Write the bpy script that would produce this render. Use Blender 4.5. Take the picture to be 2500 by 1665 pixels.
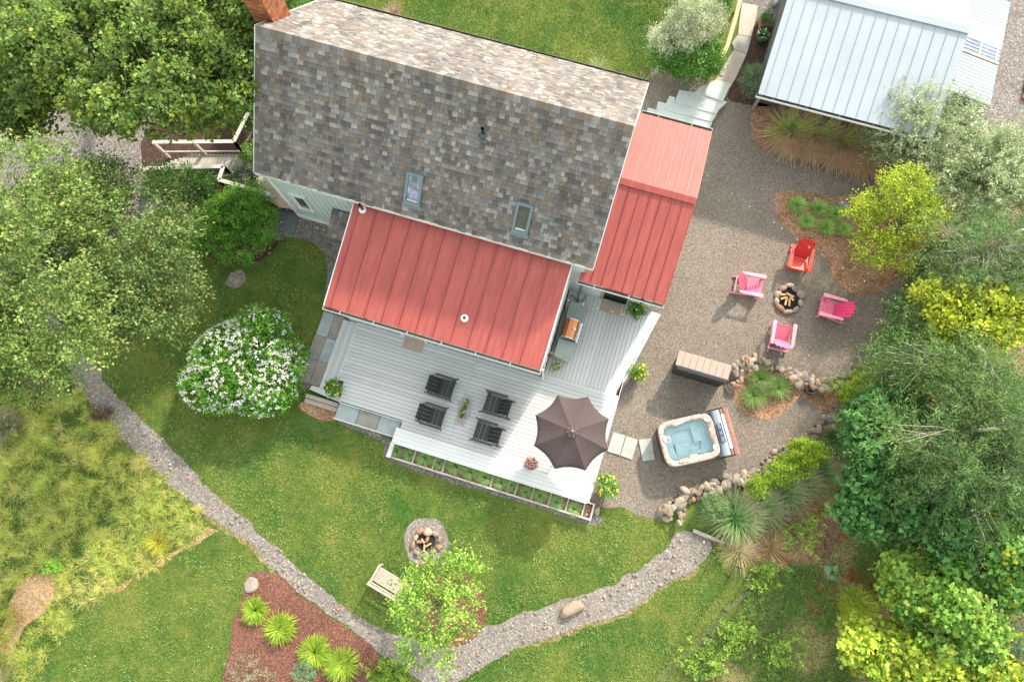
import bpy, bmesh, math, random
import numpy as np
from mathutils import Vector, Matrix, noise
random.seed(7); rng = np.random.default_rng(7)
for o in list(bpy.data.objects): bpy.data.objects.remove(o)
scene = bpy.context.scene
COL = scene.collection
# ------------------------------------------------------------------ camera
F_PX, NAD, CAMH = 1800.0, (1300.0, 1200.0), 27.0
_d = Vector((NAD[0]-1250, -(NAD[1]-832.5), -F_PX)).normalized(); _u = -_d
_X = (Vector((1, 0, 0)) - _u*_u.x).normalized(); _Y = _u.cross(_X)
RC = Matrix((_X, _Y, _u))                      # camera vector -> world vector
cd = bpy.data.cameras.new('camera'); cam = bpy.data.objects.new('camera', cd); COL.objects.link(cam)
cd.sensor_width = 36; cd.lens = 36*F_PX/2500; cd.clip_start = .1; cd.clip_end = 600
cam.matrix_world = Matrix.Translation((0, 0, CAMH)) @ RC.to_4x4()
scene.camera = cam
# ------------------------------------------------------------------ world, sun, exposure
SUN_H = Vector((.519, .855)).normalized(); ELEV = math.radians(32.5)
world = bpy.data.worlds.new('World'); scene.world = world; world.use_nodes = True
nt = world.node_tree; bg = nt.nodes['Background']
sky = nt.nodes.new('ShaderNodeTexSky'); sky.sky_type = 'NISHITA'; sky.sun_disc = False
sky.sun_elevation = ELEV; sky.sun_rotation = math.atan2(SUN_H.x, SUN_H.y)
sky.air_density = 3.6; sky.dust_density = 2.5; sky.ozone_density = 2.0; sky.altitude = 100
hsv = nt.nodes.new('ShaderNodeHueSaturation'); hsv.inputs['Saturation'].default_value = .30      # thin smoke haze whitens the sky
nt.links.new(sky.outputs[0], hsv.inputs['Color']); nt.links.new(hsv.outputs[0], bg.inputs[0]); bg.inputs[1].default_value = .15
sl = bpy.data.lights.new('sun', 'SUN'); sun = bpy.data.objects.new('sun', sl); COL.objects.link(sun)
sl.energy = 2.15; sl.angle = math.radians(2.2); sl.color = (1.0, .88, .75)
sd = Vector((SUN_H.x*math.cos(ELEV), SUN_H.y*math.cos(ELEV), math.sin(ELEV)))
sun.rotation_euler = sd.to_track_quat('Z', 'Y').to_euler(); sun.location = sd*50
scene.view_settings.view_transform = 'Standard'; scene.view_settings.look = 'None'
scene.view_settings.gamma = 1; scene.view_settings.use_curve_mapping = False
scene.view_settings.exposure = 1.62
# ------------------------------------------------------------------ places
ANG = math.radians(-17.1); UU = Vector((math.cos(ANG), math.sin(ANG), 0)); VV = Vector((-UU.y, UU.x, 0))
def ray(px, py): return RC @ Vector((px-1250, -(py-832.5), -F_PX))
def P(px, py, z=0.0):
    r = ray(px, py); t = (z-CAMH)/r.z; return Vector((r.x*t, r.y*t, z))
def D(x, y, z=0.0): return P(x*1.0618, y*1.0618, z)
def UV(w): w = Vector(w); return w.dot(UU), w.dot(VV), w.z
def DU(x, y, z=0.0): return UV(D(x, y, z))
def H(u, v, z=0.0): return UU*u + VV*v + Vector((0, 0, z))
def onplane(px, py, p0, n):                     # ray through a pixel meets a plane, house coordinates
    r = ray(px, py); o = Vector((0, 0, CAMH)); r2 = Vector(UV(r)); o2 = Vector(UV(o))
    t = (Vector(p0)-o2).dot(Vector(n))/r2.dot(Vector(n)); return o2+r2*t
# ------------------------------------------------------------------ materials
MATS = {}
def nodes(name):
    m = bpy.data.materials.new(name); m.use_nodes = True; n = m.node_tree
    return m, n, n.nodes['Principled BSDF']
def N(n, t, **k):
    x = n.nodes.new(t)
    for a, b in k.items(): setattr(x, a, b)
    return x
def pos(n): return N(n, 'ShaderNodeNewGeometry').outputs['Position']
def mixc(n, f, a, b, mode='MIX'):
    x = N(n, 'ShaderNodeMix', data_type='RGBA', blend_type=mode)
    for i, v in ((0, f), (6, a), (7, b)):
        if hasattr(v, 'links') or hasattr(v, 'is_linked'): n.links.new(v, x.inputs[i])
        else: x.inputs[i].default_value = v if i == 0 else (*v, 1)
    return x.outputs[2]
def tex(n, scale, kind='noise', detail=4, vec=None, rough=.6, feature=None):
    x = N(n, 'ShaderNodeTexNoise' if kind == 'noise' else 'ShaderNodeTexVoronoi')
    x.inputs['Scale'].default_value = scale
    if kind == 'noise': x.inputs['Detail'].default_value = detail; x.inputs['Roughness'].default_value = rough
    elif feature: x.feature = feature
    n.links.new(vec if vec is not None else pos(n), x.inputs['Vector']); return x
def ramp(n, fac, stops):
    r = N(n, 'ShaderNodeValToRGB'); e = r.color_ramp.elements
    while len(e) < len(stops): e.new(.5)
    for k, (p, c) in enumerate(stops): e[k].position = p; e[k].color = (*c, 1)
    n.links.new(fac, r.inputs[0]); return r.outputs[0]
def bump(n, bs, h, st, dist=.02):
    b = N(n, 'ShaderNodeBump'); b.inputs['Strength'].default_value = st; b.inputs['Distance'].default_value = dist
    n.links.new(h, b.inputs['Height']); n.links.new(b.outputs[0], bs.inputs['Normal'])
def stretch(n, sx, sy, sz, house=True):         # coordinates turned to the house axes and stretched
    m = N(n, 'ShaderNodeMapping', vector_type='POINT'); r = N(n, 'ShaderNodeVectorRotate', rotation_type='Z_AXIS')
    r.inputs['Angle'].default_value = -ANG if house else 0
    n.links.new(pos(n), r.inputs['Vector']); n.links.new(r.outputs[0], m.inputs[0]); m.inputs['Scale'].default_value = (sx, sy, sz)
    return m.outputs[0]
def M(name, col, rough=.6, var=.2, scale=6, bmp=0., metal=0., streak=None, fine=.1, spec=.5, coat=0.):
    if name in MATS: return MATS[name]
    m, n, b = nodes(name); v = stretch(n, *streak) if streak else None
    a = tex(n, scale, vec=v, detail=5); c = tuple(min(1, x*(1+var)) for x in col); d = tuple(x*(1-var) for x in col)
    c1 = mixc(n, ramp(n, a.outputs[0], [(.3, (0, 0, 0)), (.7, (1, 1, 1))]), d, c)
    f = tex(n, 90, detail=2)
    c1 = mixc(n, 1.0, c1, ramp(n, f.outputs[0], [(.3, (1-fine*2,)*3), (.7, (1, 1, 1))]), 'MULTIPLY')
    n.links.new(c1, b.inputs['Base Color']); b.inputs['Roughness'].default_value = rough; b.inputs['Metallic'].default_value = metal
    b.inputs['Specular IOR Level'].default_value = spec; b.inputs['Coat Weight'].default_value = coat
    if bmp: bump(n, b, f.outputs[0], bmp, .01)
    MATS[name] = m; return m
def leafmat(name, trans=.35, rough=.5):
    if name in MATS: return MATS[name]
    m, n, b = nodes(name); at = N(n, 'ShaderNodeAttribute', attribute_name='tint')
    v = tex(n, .9, detail=2)
    c = mixc(n, 1.0, at.outputs['Color'], ramp(n, v.outputs[0], [(.3, (.75, .8, .8)), (.7, (1, 1, 1))]), 'MULTIPLY')
    n.links.new(c, b.inputs['Base Color']); b.inputs['Roughness'].default_value = rough; b.inputs['Specular IOR Level'].default_value = .25
    t = N(n, 'ShaderNodeBsdfTranslucent'); n.links.new(c, t.inputs[0]); mx = N(n, 'ShaderNodeMixShader'); mx.inputs[0].default_value = trans
    n.links.new(b.outputs[0], mx.inputs[1]); n.links.new(t.outputs[0], mx.inputs[2])
    n.links.new(mx.outputs[0], n.nodes['Material Output'].inputs[0]); MATS[name] = m; return m
def gravelmat(name, stops, scale=26, big=.5, tint=(.8, .78, .75), bs=.6):
    m, n, b = nodes(name)
    v = tex(n, scale, 'vor'); w = tex(n, big, detail=6, rough=.65)
    sep = N(n, 'ShaderNodeSeparateColor'); n.links.new(v.outputs['Color'], sep.inputs[0])
    c = ramp(n, sep.outputs[0], stops)
    v2 = tex(n, scale*2.7, 'vor'); s2 = N(n, 'ShaderNodeSeparateColor'); n.links.new(v2.outputs['Color'], s2.inputs[0])
    c = mixc(n, .4, c, ramp(n, s2.outputs[1], stops))
    c = mixc(n, 1.0, c, ramp(n, w.outputs[0], [(.3, tint), (.65, (1, 1, 1))]), 'MULTIPLY')
    n.links.new(c, b.inputs['Base Color']); b.inputs['Roughness'].default_value = .9
    bump(n, b, v.outputs['Distance'], bs, .015); MATS[name] = m; return m
def lawncolor(n, dry=.5):
    a = tex(n, .33, detail=5, rough=.6); f = tex(n, 1.6, detail=6, rough=.7); g = tex(n, 20, detail=5, rough=.8)
    c = mixc(n, ramp(n, a.outputs[0], [(.38, (0, 0, 0)), (.62, (1, 1, 1))]), (.062, .145, .030), (.165, .215, .050))
    c = mixc(n, ramp(n, f.outputs[0], [(.50, (0, 0, 0)), (.72, (dry, dry, dry))]), c, (.30, .28, .09))
    c = mixc(n, ramp(n, f.outputs[0], [(.28, (.7, .7, .7)), (.42, (0, 0, 0))]), c, (.055, .13, .022))
    return mixc(n, 1.0, c, ramp(n, g.outputs[0], [(.34, (.42, .46, .40)), (.66, (1.3, 1.25, 1.15))]), 'MULTIPLY')
def lawnmat(name, dry=.5, blades=False):
    m, n, b = nodes(name); c = lawncolor(n, dry)
    if blades:
        at = N(n, 'ShaderNodeAttribute', attribute_name='tint'); c = mixc(n, 1.0, c, at.outputs['Color'], 'MULTIPLY')
    n.links.new(c, b.inputs['Base Color']); b.inputs['Roughness'].default_value = .8; b.inputs['Specular IOR Level'].default_value = .15
    if not blades:
        bump(n, b, tex(n, 40, detail=4).outputs[0], .8, .03)
    MATS[name] = m; return m
# ------------------------------------------------------------------ scene objects
def tag(o, label=None, cat=None, group=None, kind=None):
    for k, v in (('label', label), ('category', cat), ('group', group), ('kind', kind)):
        if v: o[k] = v
    return o
def thing(name, label, cat, loc=(0, 0, 0), rot=0., group=None):
    o = bpy.data.objects.new(name, None); COL.objects.link(o); o.empty_display_size = .2
    o.location = loc; o.rotation_euler = (0, 0, rot); return tag(o, label, cat, group)
def link(name, me, parent=None, loc=(0, 0, 0), rot=(0, 0, 0), scale=(1, 1, 1)):
    o = bpy.data.objects.new(name, me); COL.objects.link(o); o.parent = parent
    o.location = loc; o.rotation_euler = rot; o.scale = scale; return o
def copy_tree(o, parent=None):
    c = o.copy(); COL.objects.link(c); c.parent = parent
    for ch in o.children: copy_tree(ch, c)
    return c
class MB:
    def __init__(s): s.v = []; s.f = []; s.m = []; s.mi = 0
    def add(s, vs, fs):
        k = len(s.v); s.v += [tuple(x) for x in vs]; s.f += [tuple(i+k for i in f) for f in fs]; s.m += [s.mi]*len(fs); return s
    def box(s, a, b, T=None):
        x0, y0, z0 = a; x1, y1, z1 = b
        vs = [(x0, y0, z0), (x1, y0, z0), (x1, y1, z0), (x0, y1, z0), (x0, y0, z1), (x1, y0, z1), (x1, y1, z1), (x0, y1, z1)]
        if T: vs = [T @ Vector(v) for v in vs]
        return s.add(vs, [(3, 2, 1, 0), (4, 5, 6, 7), (0, 1, 5, 4), (1, 2, 6, 5), (2, 3, 7, 6), (3, 0, 4, 7)])
    def cbox(s, c, d, T=None):
        return s.box([c[i]-d[i]/2 for i in range(3)], [c[i]+d[i]/2 for i in range(3)], T)
    def prism(s, pts, z0, z1, bottom=True):
        n = len(pts); vs = [(p[0], p[1], z0) for p in pts]+[(p[0], p[1], z1) for p in pts]
        fs = [tuple(range(n, 2*n))]+[(i, (i+1) % n, n+(i+1) % n, n+i) for i in range(n)]
        if bottom: fs.append(tuple(range(n-1, -1, -1)))
        return s.add(vs, fs)
    def slab(s, q, t):                           # four corners in 3D, given a thickness downwards along the normal
        q = [Vector(x) for x in q]; nn = (q[1]-q[0]).cross(q[3]-q[0]).normalized()*t
        vs = [x-nn for x in q]+q
        return s.add(vs, [(3, 2, 1, 0), (4, 5, 6, 7), (0, 1, 5, 4), (1, 2, 6, 5), (2, 3, 7, 6), (3, 0, 4, 7)])
    def tube(s, pts, r, n=6, cap=True):
        pts = [Vector(p) for p in pts]; rr = r if isinstance(r, (list, tuple)) else [r]*len(pts); vs = []; fs = []
        for i, p in enumerate(pts):
            t = (pts[min(i+1, len(pts)-1)]-pts[max(i-1, 0)]).normalized()
            a = t.cross(Vector((0, 0, 1)) if abs(t.z) < .9 else Vector((1, 0, 0))).normalized(); b = t.cross(a)
            for k in range(n):
                w = 2*math.pi*k/n; vs.append(p+(a*math.cos(w)+b*math.sin(w))*rr[i])
        for i in range(len(pts)-1):
            for k in range(n): fs.append((i*n+k, i*n+(k+1) % n, (i+1)*n+(k+1) % n, (i+1)*n+k))
        if cap: fs += [tuple(range(n-1, -1, -1)), tuple(range((len(pts)-1)*n, len(pts)*n))]
        return s.add(vs, fs)
    def lathe(s, prof, n=20, c=(0, 0)):
        vs = []; fs = []
        for r, z in prof:
            for k in range(n): w = 2*math.pi*k/n; vs.append((c[0]+r*math.cos(w), c[1]+r*math.sin(w), z))
        for i in range(len(prof)-1):
            for k in range(n): fs.append((i*n+k, i*n+(k+1) % n, (i+1)*n+(k+1) % n, (i+1)*n+k))
        if prof[0][0] > 1e-4: fs.append(tuple(range(n-1, -1, -1)))
        if prof[-1][0] > 1e-4: fs.append(tuple(range((len(prof)-1)*n, len(prof)*n)))
        return s.add(vs, fs)
    def mesh(s, name, mats, smooth=False):
        me = bpy.data.meshes.new(name); me.from_pydata(s.v, [], s.f)
        for m in (mats if isinstance(mats, (list, tuple)) else [mats]): me.materials.append(m)
        if len(me.materials) > 1: me.polygons.foreach_set('material_index', s.m)
        if smooth: me.polygons.foreach_set('use_smooth', [True]*len(me.polygons))
        me.update(); return me
    def build(s, name, mats, parent=None, smooth=False, **k):
        return link(name, s.mesh(name, mats, smooth), parent, **k)
def npmesh(name, V, nper, tint, mat):            # V (k*nper,3) loose polygons of nper corners, tint (k,3)
    k = len(V)//nper; me = bpy.data.meshes.new(name); me.vertices.add(k*nper); me.loops.add(k*nper); me.polygons.add(k)
    me.vertices.foreach_set('co', V.astype(np.float32).ravel()); idx = np.arange(k*nper, dtype=np.int32)
    me.loops.foreach_set('vertex_index', idx); me.polygons.foreach_set('loop_start', idx[::nper])
    me.polygons.foreach_set('loop_total', np.full(k, nper, dtype=np.int32))
    a = me.attributes.new('tint', 'FLOAT_COLOR', 'POINT')
    c = np.ones((k*nper, 4), dtype=np.float32); c[:, :3] = np.repeat(tint, nper, axis=0); a.data.foreach_set('color', c.ravel())
    me.materials.append(mat); me.update(); me.validate(); return me
def norm(a): return a/np.maximum(np.linalg.norm(a, axis=1, keepdims=True), 1e-6)
def leaves(pos_, dirs, size, aspect, pal, upw=.8, lobes=1, bright=None, cup=.25):
    """loose leaf quads; pos_ (k,3), dirs (k,3), size scalar or (k,)"""
    k = len(pos_); size = np.broadcast_to(np.asarray(size, float), (k,))*rng.uniform(.45, 1.4, k)
    nrm = norm(rng.normal(size=(k, 3))*.75+np.array([0, 0, upw])); out = []; col = []
    pal = np.array(pal); base = np.clip(pal[rng.integers(0, len(pal), k)]**.86*1.3, 0, .85)*rng.uniform(.75, 1.25, (k, 1))
    if bright is not None: base = base*bright[:, None]
    d = norm(dirs - nrm*np.sum(dirs*nrm, 1, keepdims=True)); sd_ = np.cross(nrm, d)
    for q in range(lobes):
        w = (q-(lobes-1)/2)*.95; dd = d*math.cos(w)+sd_*math.sin(w); ss = np.cross(nrm, dd)
        L = (size*(1 if q == (lobes-1)//2 else .85))[:, None]; W = L*aspect*.5
        tip = pos_+dd*L-nrm*L*cup*.4; mid = pos_+dd*L*.5+nrm*L*cup*.3
        quad = np.stack([pos_, mid+ss*W, tip, mid-ss*W], 1); out.append(quad.reshape(-1, 3)); col.append(base)
    return np.concatenate(out), np.concatenate(col)
def rock_mesh(name, seed, sub=2, mat=None, flat=.7, ang=.5):
    bm = bmesh.new(); bmesh.ops.create_icosphere(bm, subdivisions=sub, radius=.5); r = random.Random(seed)
    pl = [(Vector((r.gauss(0, 1), r.gauss(0, 1), r.gauss(0, 1))).normalized(), r.uniform(.30, .44)) for _ in range(9)]
    o = Vector((seed*3.7, seed*1.3, 0))
    for v in bm.verts:
        v.co *= 1+.25*noise.noise(v.co*2.2+o)
        for nn, dd in pl:
            e = v.co.dot(nn)-dd
            if e > 0: v.co -= nn*e*ang
        v.co *= 1+.05*noise.noise(v.co*9+o)
        v.co.z *= flat
    me = bpy.data.meshes.new(name); bm.to_mesh(me); bm.free()
    for p in me.polygons: p.use_smooth = True
    if mat: me.materials.append(mat)
    return me
def inpoly(pts, poly):
    x, y = pts[:, 0], pts[:, 1]; c = np.zeros(len(pts), bool); n = len(poly)
    for i in range(n):
        x0, y0 = poly[i][0], poly[i][1]; x1, y1 = poly[(i+1) % n][0], poly[(i+1) % n][1]
        if y0 == y1: continue
        c ^= ((y0 > y) != (y1 > y)) & (x < (x1-x0)*(y-y0)/(y1-y0)+x0)
    return c
def rough_edge(poly, amp=.05, step=.12):
    out = []; n = len(poly)
    for i in range(n):
        a, b, = Vector(poly[i][:2]), Vector(poly[(i+1) % n][:2]); p0 = Vector(poly[i-1][:2]); p3 = Vector(poly[(i+2) % n][:2])
        k = max(1, int((b-a).length/step))
        for j in range(k):
            t = j/k; q = .5*((2*a)+(b-p0)*t+(2*p0-5*a+4*b-p3)*t*t+(3*a-p0-3*b+p3)*t**3)
            w = noise.noise(Vector((q.x*2.3, q.y*2.3, 3)))*amp+noise.noise(Vector((q.x*7, q.y*7, 5)))*amp*.6
            w2 = noise.noise(Vector((q.x*2.3, q.y*2.3, 13)))*amp+noise.noise(Vector((q.x*7, q.y*7, 15)))*amp*.6
            out.append((q.x+w, q.y+w2))
    return out
def sheet(name, poly, z, mat, amp=.06, kind='structure', label=None, curved=True):
    pts = rough_edge(poly, amp) if curved else [tuple(p[:2]) for p in poly]
    bm = bmesh.new(); vs = [bm.verts.new((p[0], p[1], z)) for p in pts]; f = bm.faces.new(vs)
    if f.normal.z < 0 or (f.normal_update() or f.normal.z < 0): bmesh.ops.reverse_faces(bm, faces=[f])
    bmesh.ops.triangulate(bm, faces=bm.faces[:]); me = bpy.data.meshes.new(name); bm.to_mesh(me); bm.free(); me.materials.append(mat)
    o = link(name, me); tag(o, kind=kind, label=label); return o, pts
# ================================================================== GROUND
GR = gravelmat('yard gravel', [(0, (.065, .060, .055)), (.25, (.125, .105, .09)), (.5, (.19, .16, .132)), (.75, (.25, .205, .16)), (1, (.37, .325, .28))], 34)
GRD = gravelmat('drive gravel', [(0, (.06, .055, .052)), (.3, (.12, .11, .105)), (.6, (.19, .17, .16)), (.85, (.26, .235, .22)), (1, (.5, .47, .44))], 22)
GRP = gravelmat('path grit', [(0, (.09, .085, .08)), (.3, (.16, .145, .135)), (.6, (.22, .20, .18)), (.85, (.29, .255, .225)), (1, (.5, .46, .42))], 22, .9)
MUL = gravelmat('bark mulch', [(0, (.05, .02, .014)), (.35, (.12, .045, .032)), (.7, (.19, .078, .052)), (1, (.38, .20, .13))], 30, .8, (.7, .65, .6), .9)
MUD = gravelmat('dark mulch', [(0, (.018, .010, .009)), (.4, (.045, .020, .017)), (.8, (.08, .035, .028)), (1, (.2, .12, .09))], 30, .8, (.8, .75, .7), .9)
CHI = gravelmat('wood chips', [(0, (.07, .03, .018)), (.3, (.22, .105, .055)), (.6, (.38, .21, .12)), (.85, (.50, .33, .21)), (1, (.75, .58, .42))], 30, 1.2, (.6, .5, .42), .9)
STR = gravelmat('dry straw', [(0, (.22, .13, .06)), (.4, (.42, .27, .14)), (.8, (.55, .38, .22)), (1, (.66, .5, .32))], 18, 1.5, (.75, .65, .55), .8)
SOI = gravelmat('wood floor', [(0, (.05, .03, .018)), (.35, (.17, .09, .05)), (.6, (.20, .15, .06)), (.8, (.28, .18, .10)), (1, (.42, .28, .18))], 14, .6, (.7, .7, .6), .8)
LAWN = lawnmat('lawn ground'); MEAD = lawnmat('meadow ground', 1.0)
mb = MB(); mb.add([(-150, -150, 0), (150, -150, 0), (150, 150, 0), (-150, 150, 0)], [(0, 1, 2, 3)])
tag(mb.build('lawn', LAWN), kind='structure')
def dpoly(l, z=0): return [D(x, y, z) for x, y in l]
Z1 = .004
covered = []
def region(name, pts, mat, lvl=1, amp=.06, cover=True, kind='structure', label=None):
    o, q = sheet(name, dpoly(pts), Z1*lvl, mat, amp, kind, label)
    if cover: covered.append(q)
    return q
meadow = region('meadow', [(-160, 975), (60, 905), (205, 905), (262, 990), (365, 1090), (470, 1185), (440, 1235), (340, 1310), (262, 1350), (170, 1430), (60, 1560), (-160, 1640)], MEAD, 1, .12, False)
undergrowth = region('woodland_floor', [(1640, 1240), (1720, 1200), (1850, 1150), (1960, 1100), (2000, 1000), (1960, 930), (1990, 800), (2080, 740), (2120, 620), (2100, 480), (2250, 440), (2700, 380), (2800, 1000), (2700, 1800), (1480, 1800), (1560, 1568), (1640, 1450), (1715, 1350), (1700, 1300)], SOI, 1, .12, False)
region('dry_slope', [(1650, 1245), (1740, 1190), (1850, 1130), (1960, 1095), (1975, 1150), (1900, 1200), (1880, 1290), (1790, 1300), (1690, 1290)], CHI, 2, .12)
region('driveway', [(-260, 150), (60, 190), (200, 180), (420, 250), (480, 330), (430, 420), (380, 470), (250, 560), (200, 640), (150, 760), (235, 855), (190, 900), (120, 800), (60, 640), (-60, 520), (-260, 480)], GRD, 2)
region('gravel_drive', [(2290, -160), (2900, -200), (2900, 420), (2450, 470), (2300, 440), (2200, 330), (2230, 240)], GRD, 2)
gravel = region('gravel_yard', [(1440, 250), (1490, 195), (1500, 155), (1560, 150), (1640, 195), (1700, 200), (1680, 235), (1750, 240), (1800, 320), (1900, 350), (2000, 370), (2070, 450), (2150, 500), (2220, 600), (2160, 650), (2120, 700), (2070, 770), (2000, 840), (1930, 900), (1960, 950), (1900, 985), (1800, 1045), (1700, 1100), (1590, 1140), (1530, 1190), (1470, 1185), (1430, 1165), (1390, 1165), (1340, 1150), (1340, 1000), (1450, 700), (1500, 640), (1560, 450), (1480, 300)], GR, 2)
region('gravel_strip', [(1700, -60), (1800, -80), (1810, 40), (1770, 62), (1700, 20)], GRD, 2)
region('side_gravel', [(600, 480), (680, 470), (860, 500), (860, 750), (800, 735), (790, 800), (700, 900), (690, 890), (738, 735), (743, 700), (752, 630), (745, 585), (700, 550), (600, 540)], GRD, 2, .04)
PATH = [(150, 840), (215, 850), (262, 905), (330, 968), (400, 1035), (480, 1122), (570, 1198), (650, 1272), (740, 1352), (830, 1420), (900, 1455), (1000, 1475), (1060, 1465), (1130, 1437), (1290, 1381), (1369, 1358), (1449, 1321), (1529, 1261), (1561, 1222), (1620, 1235), (1635, 1262), (1605, 1301), (1529, 1345), (1449, 1400), (1369, 1431), (1290, 1456), (1180, 1492), (1110, 1535), (1010, 1580), (930, 1540), (884, 1508), (793, 1437), (701, 1373), (637, 1317), (559, 1237), (451, 1165), (359, 1085), (259, 985), (190, 905)]
path = region('garden_path', PATH, GRP, 3, .09)
region('mulch_bed', [(575, 1320), (640, 1322), (701, 1375), (793, 1440), (870, 1500), (872, 1560), (850, 1680), (530, 1700), (530, 1470), (550, 1400)], MUL, 4)
region('mulch_ring', [(1000, 1335), (1040, 1312), (1080, 1325), (1108, 1365), (1115, 1420), (1090, 1465), (1045, 1487), (1000, 1475), (960, 1420)], MUL, 5)
region('fire_pit_gravel', [(980, 1190), (1010, 1198), (1028, 1225), (1030, 1262), (1012, 1290), (980, 1300), (948, 1290), (932, 1262), (932, 1225), (950, 1198)], GRP, 2, .05)
region('dark_mulch_bed', [(-160, 850), (60, 850), (150, 870), (170, 905), (120, 925), (60, 950), (-40, 965), (-160, 980)], MUD, 4)
region('mulch_under_trees', [(330, 380), (340, 300), (450, 210), (600, 180), (600, 420), (640, 470), (600, 530), (560, 600), (500, 600), (440, 560), (400, 480)], MUD, 3)
region('border_mulch', [(590, 560), (620, 545), (640, 560), (600, 600), (570, 600)], MUD, 5, .03)
region('chip_patch', [(690, 925), (730, 930), (790, 945), (782, 962), (745, 968), (700, 948)], CHI, 3, .04)
region('straw_patch', [(-20, 1500), (5, 1440), (45, 1335), (130, 1318), (125, 1375), (100, 1410), (55, 1445), (20, 1520)], STR, 2, .1)
region('planter_gravel', [(790, 955), (895, 1010), (900, 1040), (1000, 1080), (1150, 1120), (1290, 1160), (1385, 1190), (1370, 1206), (1350, 1204), (1180, 1150), (1050, 1112), (890, 1056), (880, 1018), (780, 972)], GRD, 3, .03)
region('shed_mulch', [(1728, 303), (1745, 337), (1786, 346), (1900, 360), (1990, 380), (2020, 330), (1980, 260), (1780, 225), (1730, 250)], CHI, 3)
def s1(x, y): return ((1740+x/5.6)*.9418, (y/5.6)*.9418)
region('shed_border', [s1(590, 350), s1(880, 385), s1(900, 1000), s1(860, 1400), s1(690, 1460), s1(560, 1450), s1(330, 1400), s1(200, 1330), s1(300, 1100), s1(380, 930), s1(465, 745), s1(520, 520)], MUD, 3, .03)
region('chip_island', [(1781, 445), (1781, 475), (1800, 520), (1840, 550), (1885, 580), (1905, 610), (1918, 645), (1960, 672), (2010, 675), (2060, 650), (2130, 640), (2190, 570), (2100, 470), (1980, 455), (1900, 450), (1850, 440), (1810, 440)], CHI, 3)
region('grass_island', [(1690, 870), (1690, 915), (1705, 945), (1748, 962), (1795, 955), (1829, 921), (1850, 918), (1883, 941), (1940, 960), (1940, 900), (1846, 882), (1779, 842), (1720, 850)], CHI, 3)
# verge of dead grass along the path and the meadow
VERGE = gravelmat('dead grass verge', [(0, (.16, .13, .05)), (.35, (.24, .19, .08)), (.7, (.36, .25, .14)), (1, (.48, .34, .22))], 16, 1.8, (.6, .62, .5), .8)
for k, pts in enumerate([[(215, 920), (240, 955), (275, 990), (366, 1080), (456, 1158), (560, 1230), (638, 1312), (622, 1305), (545, 1242), (448, 1178), (352, 1098), (262, 1002), (222, 940)],
                         [(1605, 1301), (1529, 1345), (1449, 1400), (1369, 1431), (1290, 1456), (1180, 1492), (1185, 1497), (1293, 1464), (1372, 1438), (1453, 1408), (1533, 1352), (1612, 1308)],
                         [(455, 1228), (470, 1215), (500, 1222), (445, 1252), (370, 1298), (300, 1342), (260, 1366), (262, 1354), (340, 1305), (420, 1258)]]):
    region('bare_verge', pts, VERGE if k < 2 else STR, 2, .16, False)
# paving stones
BLUE = M('bluestone', (.33, .38, .39), .75, .18, 2, .2); BRN = M('brown stone', (.27, .26, .225), .8, .2, 2.5, .2); DBS = M('dark bluestone', (.135, .155, .165), .8, .25, 3, .3)
CONC = M('concrete walk', (.46, .41, .35), .85, .16, 2.0, .2, fine=.08); CONC2 = M('concrete walk grey', (.38, .37, .33), .85, .15, 2, .2)
STEP = M('pale step stone', (.50, .55, .54), .7, .12, 1.4, .15)
def paver(parent, name, quad, z0, z1, mat, bev=.01):
    c = sum((Vector(q) for q in quad), Vector())/len(quad); pts = [(c.x+(q[0]-c.x), c.y+(q[1]-c.y)) for q in quad]
    mb = MB(); mb.prism(pts, z0, z1); return mb.build(name, mat, parent)
def house_rect(u0, v0, u1, v1): return [H(u0, v0), H(u1, v0), H(u1, v1), H(u0, v1)]
pv = thing('paving', 'six blue and brown flagstones in two rows beside the left deck steps', 'paving')
for i in range(3):
    for j in range(2):
        u1 = -8.63-.015*i-.40*j; paver(pv, 'flagstone', house_rect(u1-(.385 if j == 0 else .44), 3.62-.92*(i+1)+.46, u1, 3.62-.92*i+.445), 0, .06, [BRN, BLUE, BLUE, BRN, BRN, BRN][i*2+j])
pv = thing('paving', 'short row of three large pale bluestone slabs at the lawn edge of the deck', 'paving')
for i in range(3): paver(pv, 'flagstone', house_rect(-7.66+.8*i+.01, .42, -7.66+.8*(i+1)-.01, 1.0), 0, .30, [BLUE, BRN, BLUE][i])
paver(pv, 'edging', house_rect(-7.70, .36, -5.24, .415), 0, .32, M('pale curb', (.55, .57, .55), .7))
pv = thing('paving', 'three grey slabs across the gravel from the deck to the hot tub', 'paving')
C3 = lambda x, y: P(1200+x/2.3586, 1000+y/2.3586)
for q in ([(700, 128), (770, 150), (738, 262), (666, 240)], [(775, 152), (842, 172), (808, 288), (742, 264)], [(846, 172), (922, 164), (938, 288), (870, 296)]):
    paver(pv, 'slab', [C3(x, y) for x, y in q][::-1], 0, .05, M('grey slab', (.40, .41, .38), .8, .15, 3, .2))
w3 = lambda x, y, z=0: P(660+x/8.7125, 440+y/8.7125, z)
sb = thing('stone_slab', 'large square dark bluestone landing below the wooden walkway corner', 'stone slab')
paver(sb, 'slab', [w3(20, 640), w3(160, 600), w3(625, 780), w3(515, 1140), w3(100, 1045)][::-1], 0, .06, DBS)
sb = thing('stone_slab', 'small dark stepping stone in the grass near the shrub', 'stone slab')
paver(sb, 'slab', [w3(40, 1165), w3(240, 1195), w3(300, 1250), w3(190, 1290), w3(60, 1245)][::-1], 0, .05, DBS)
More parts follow.
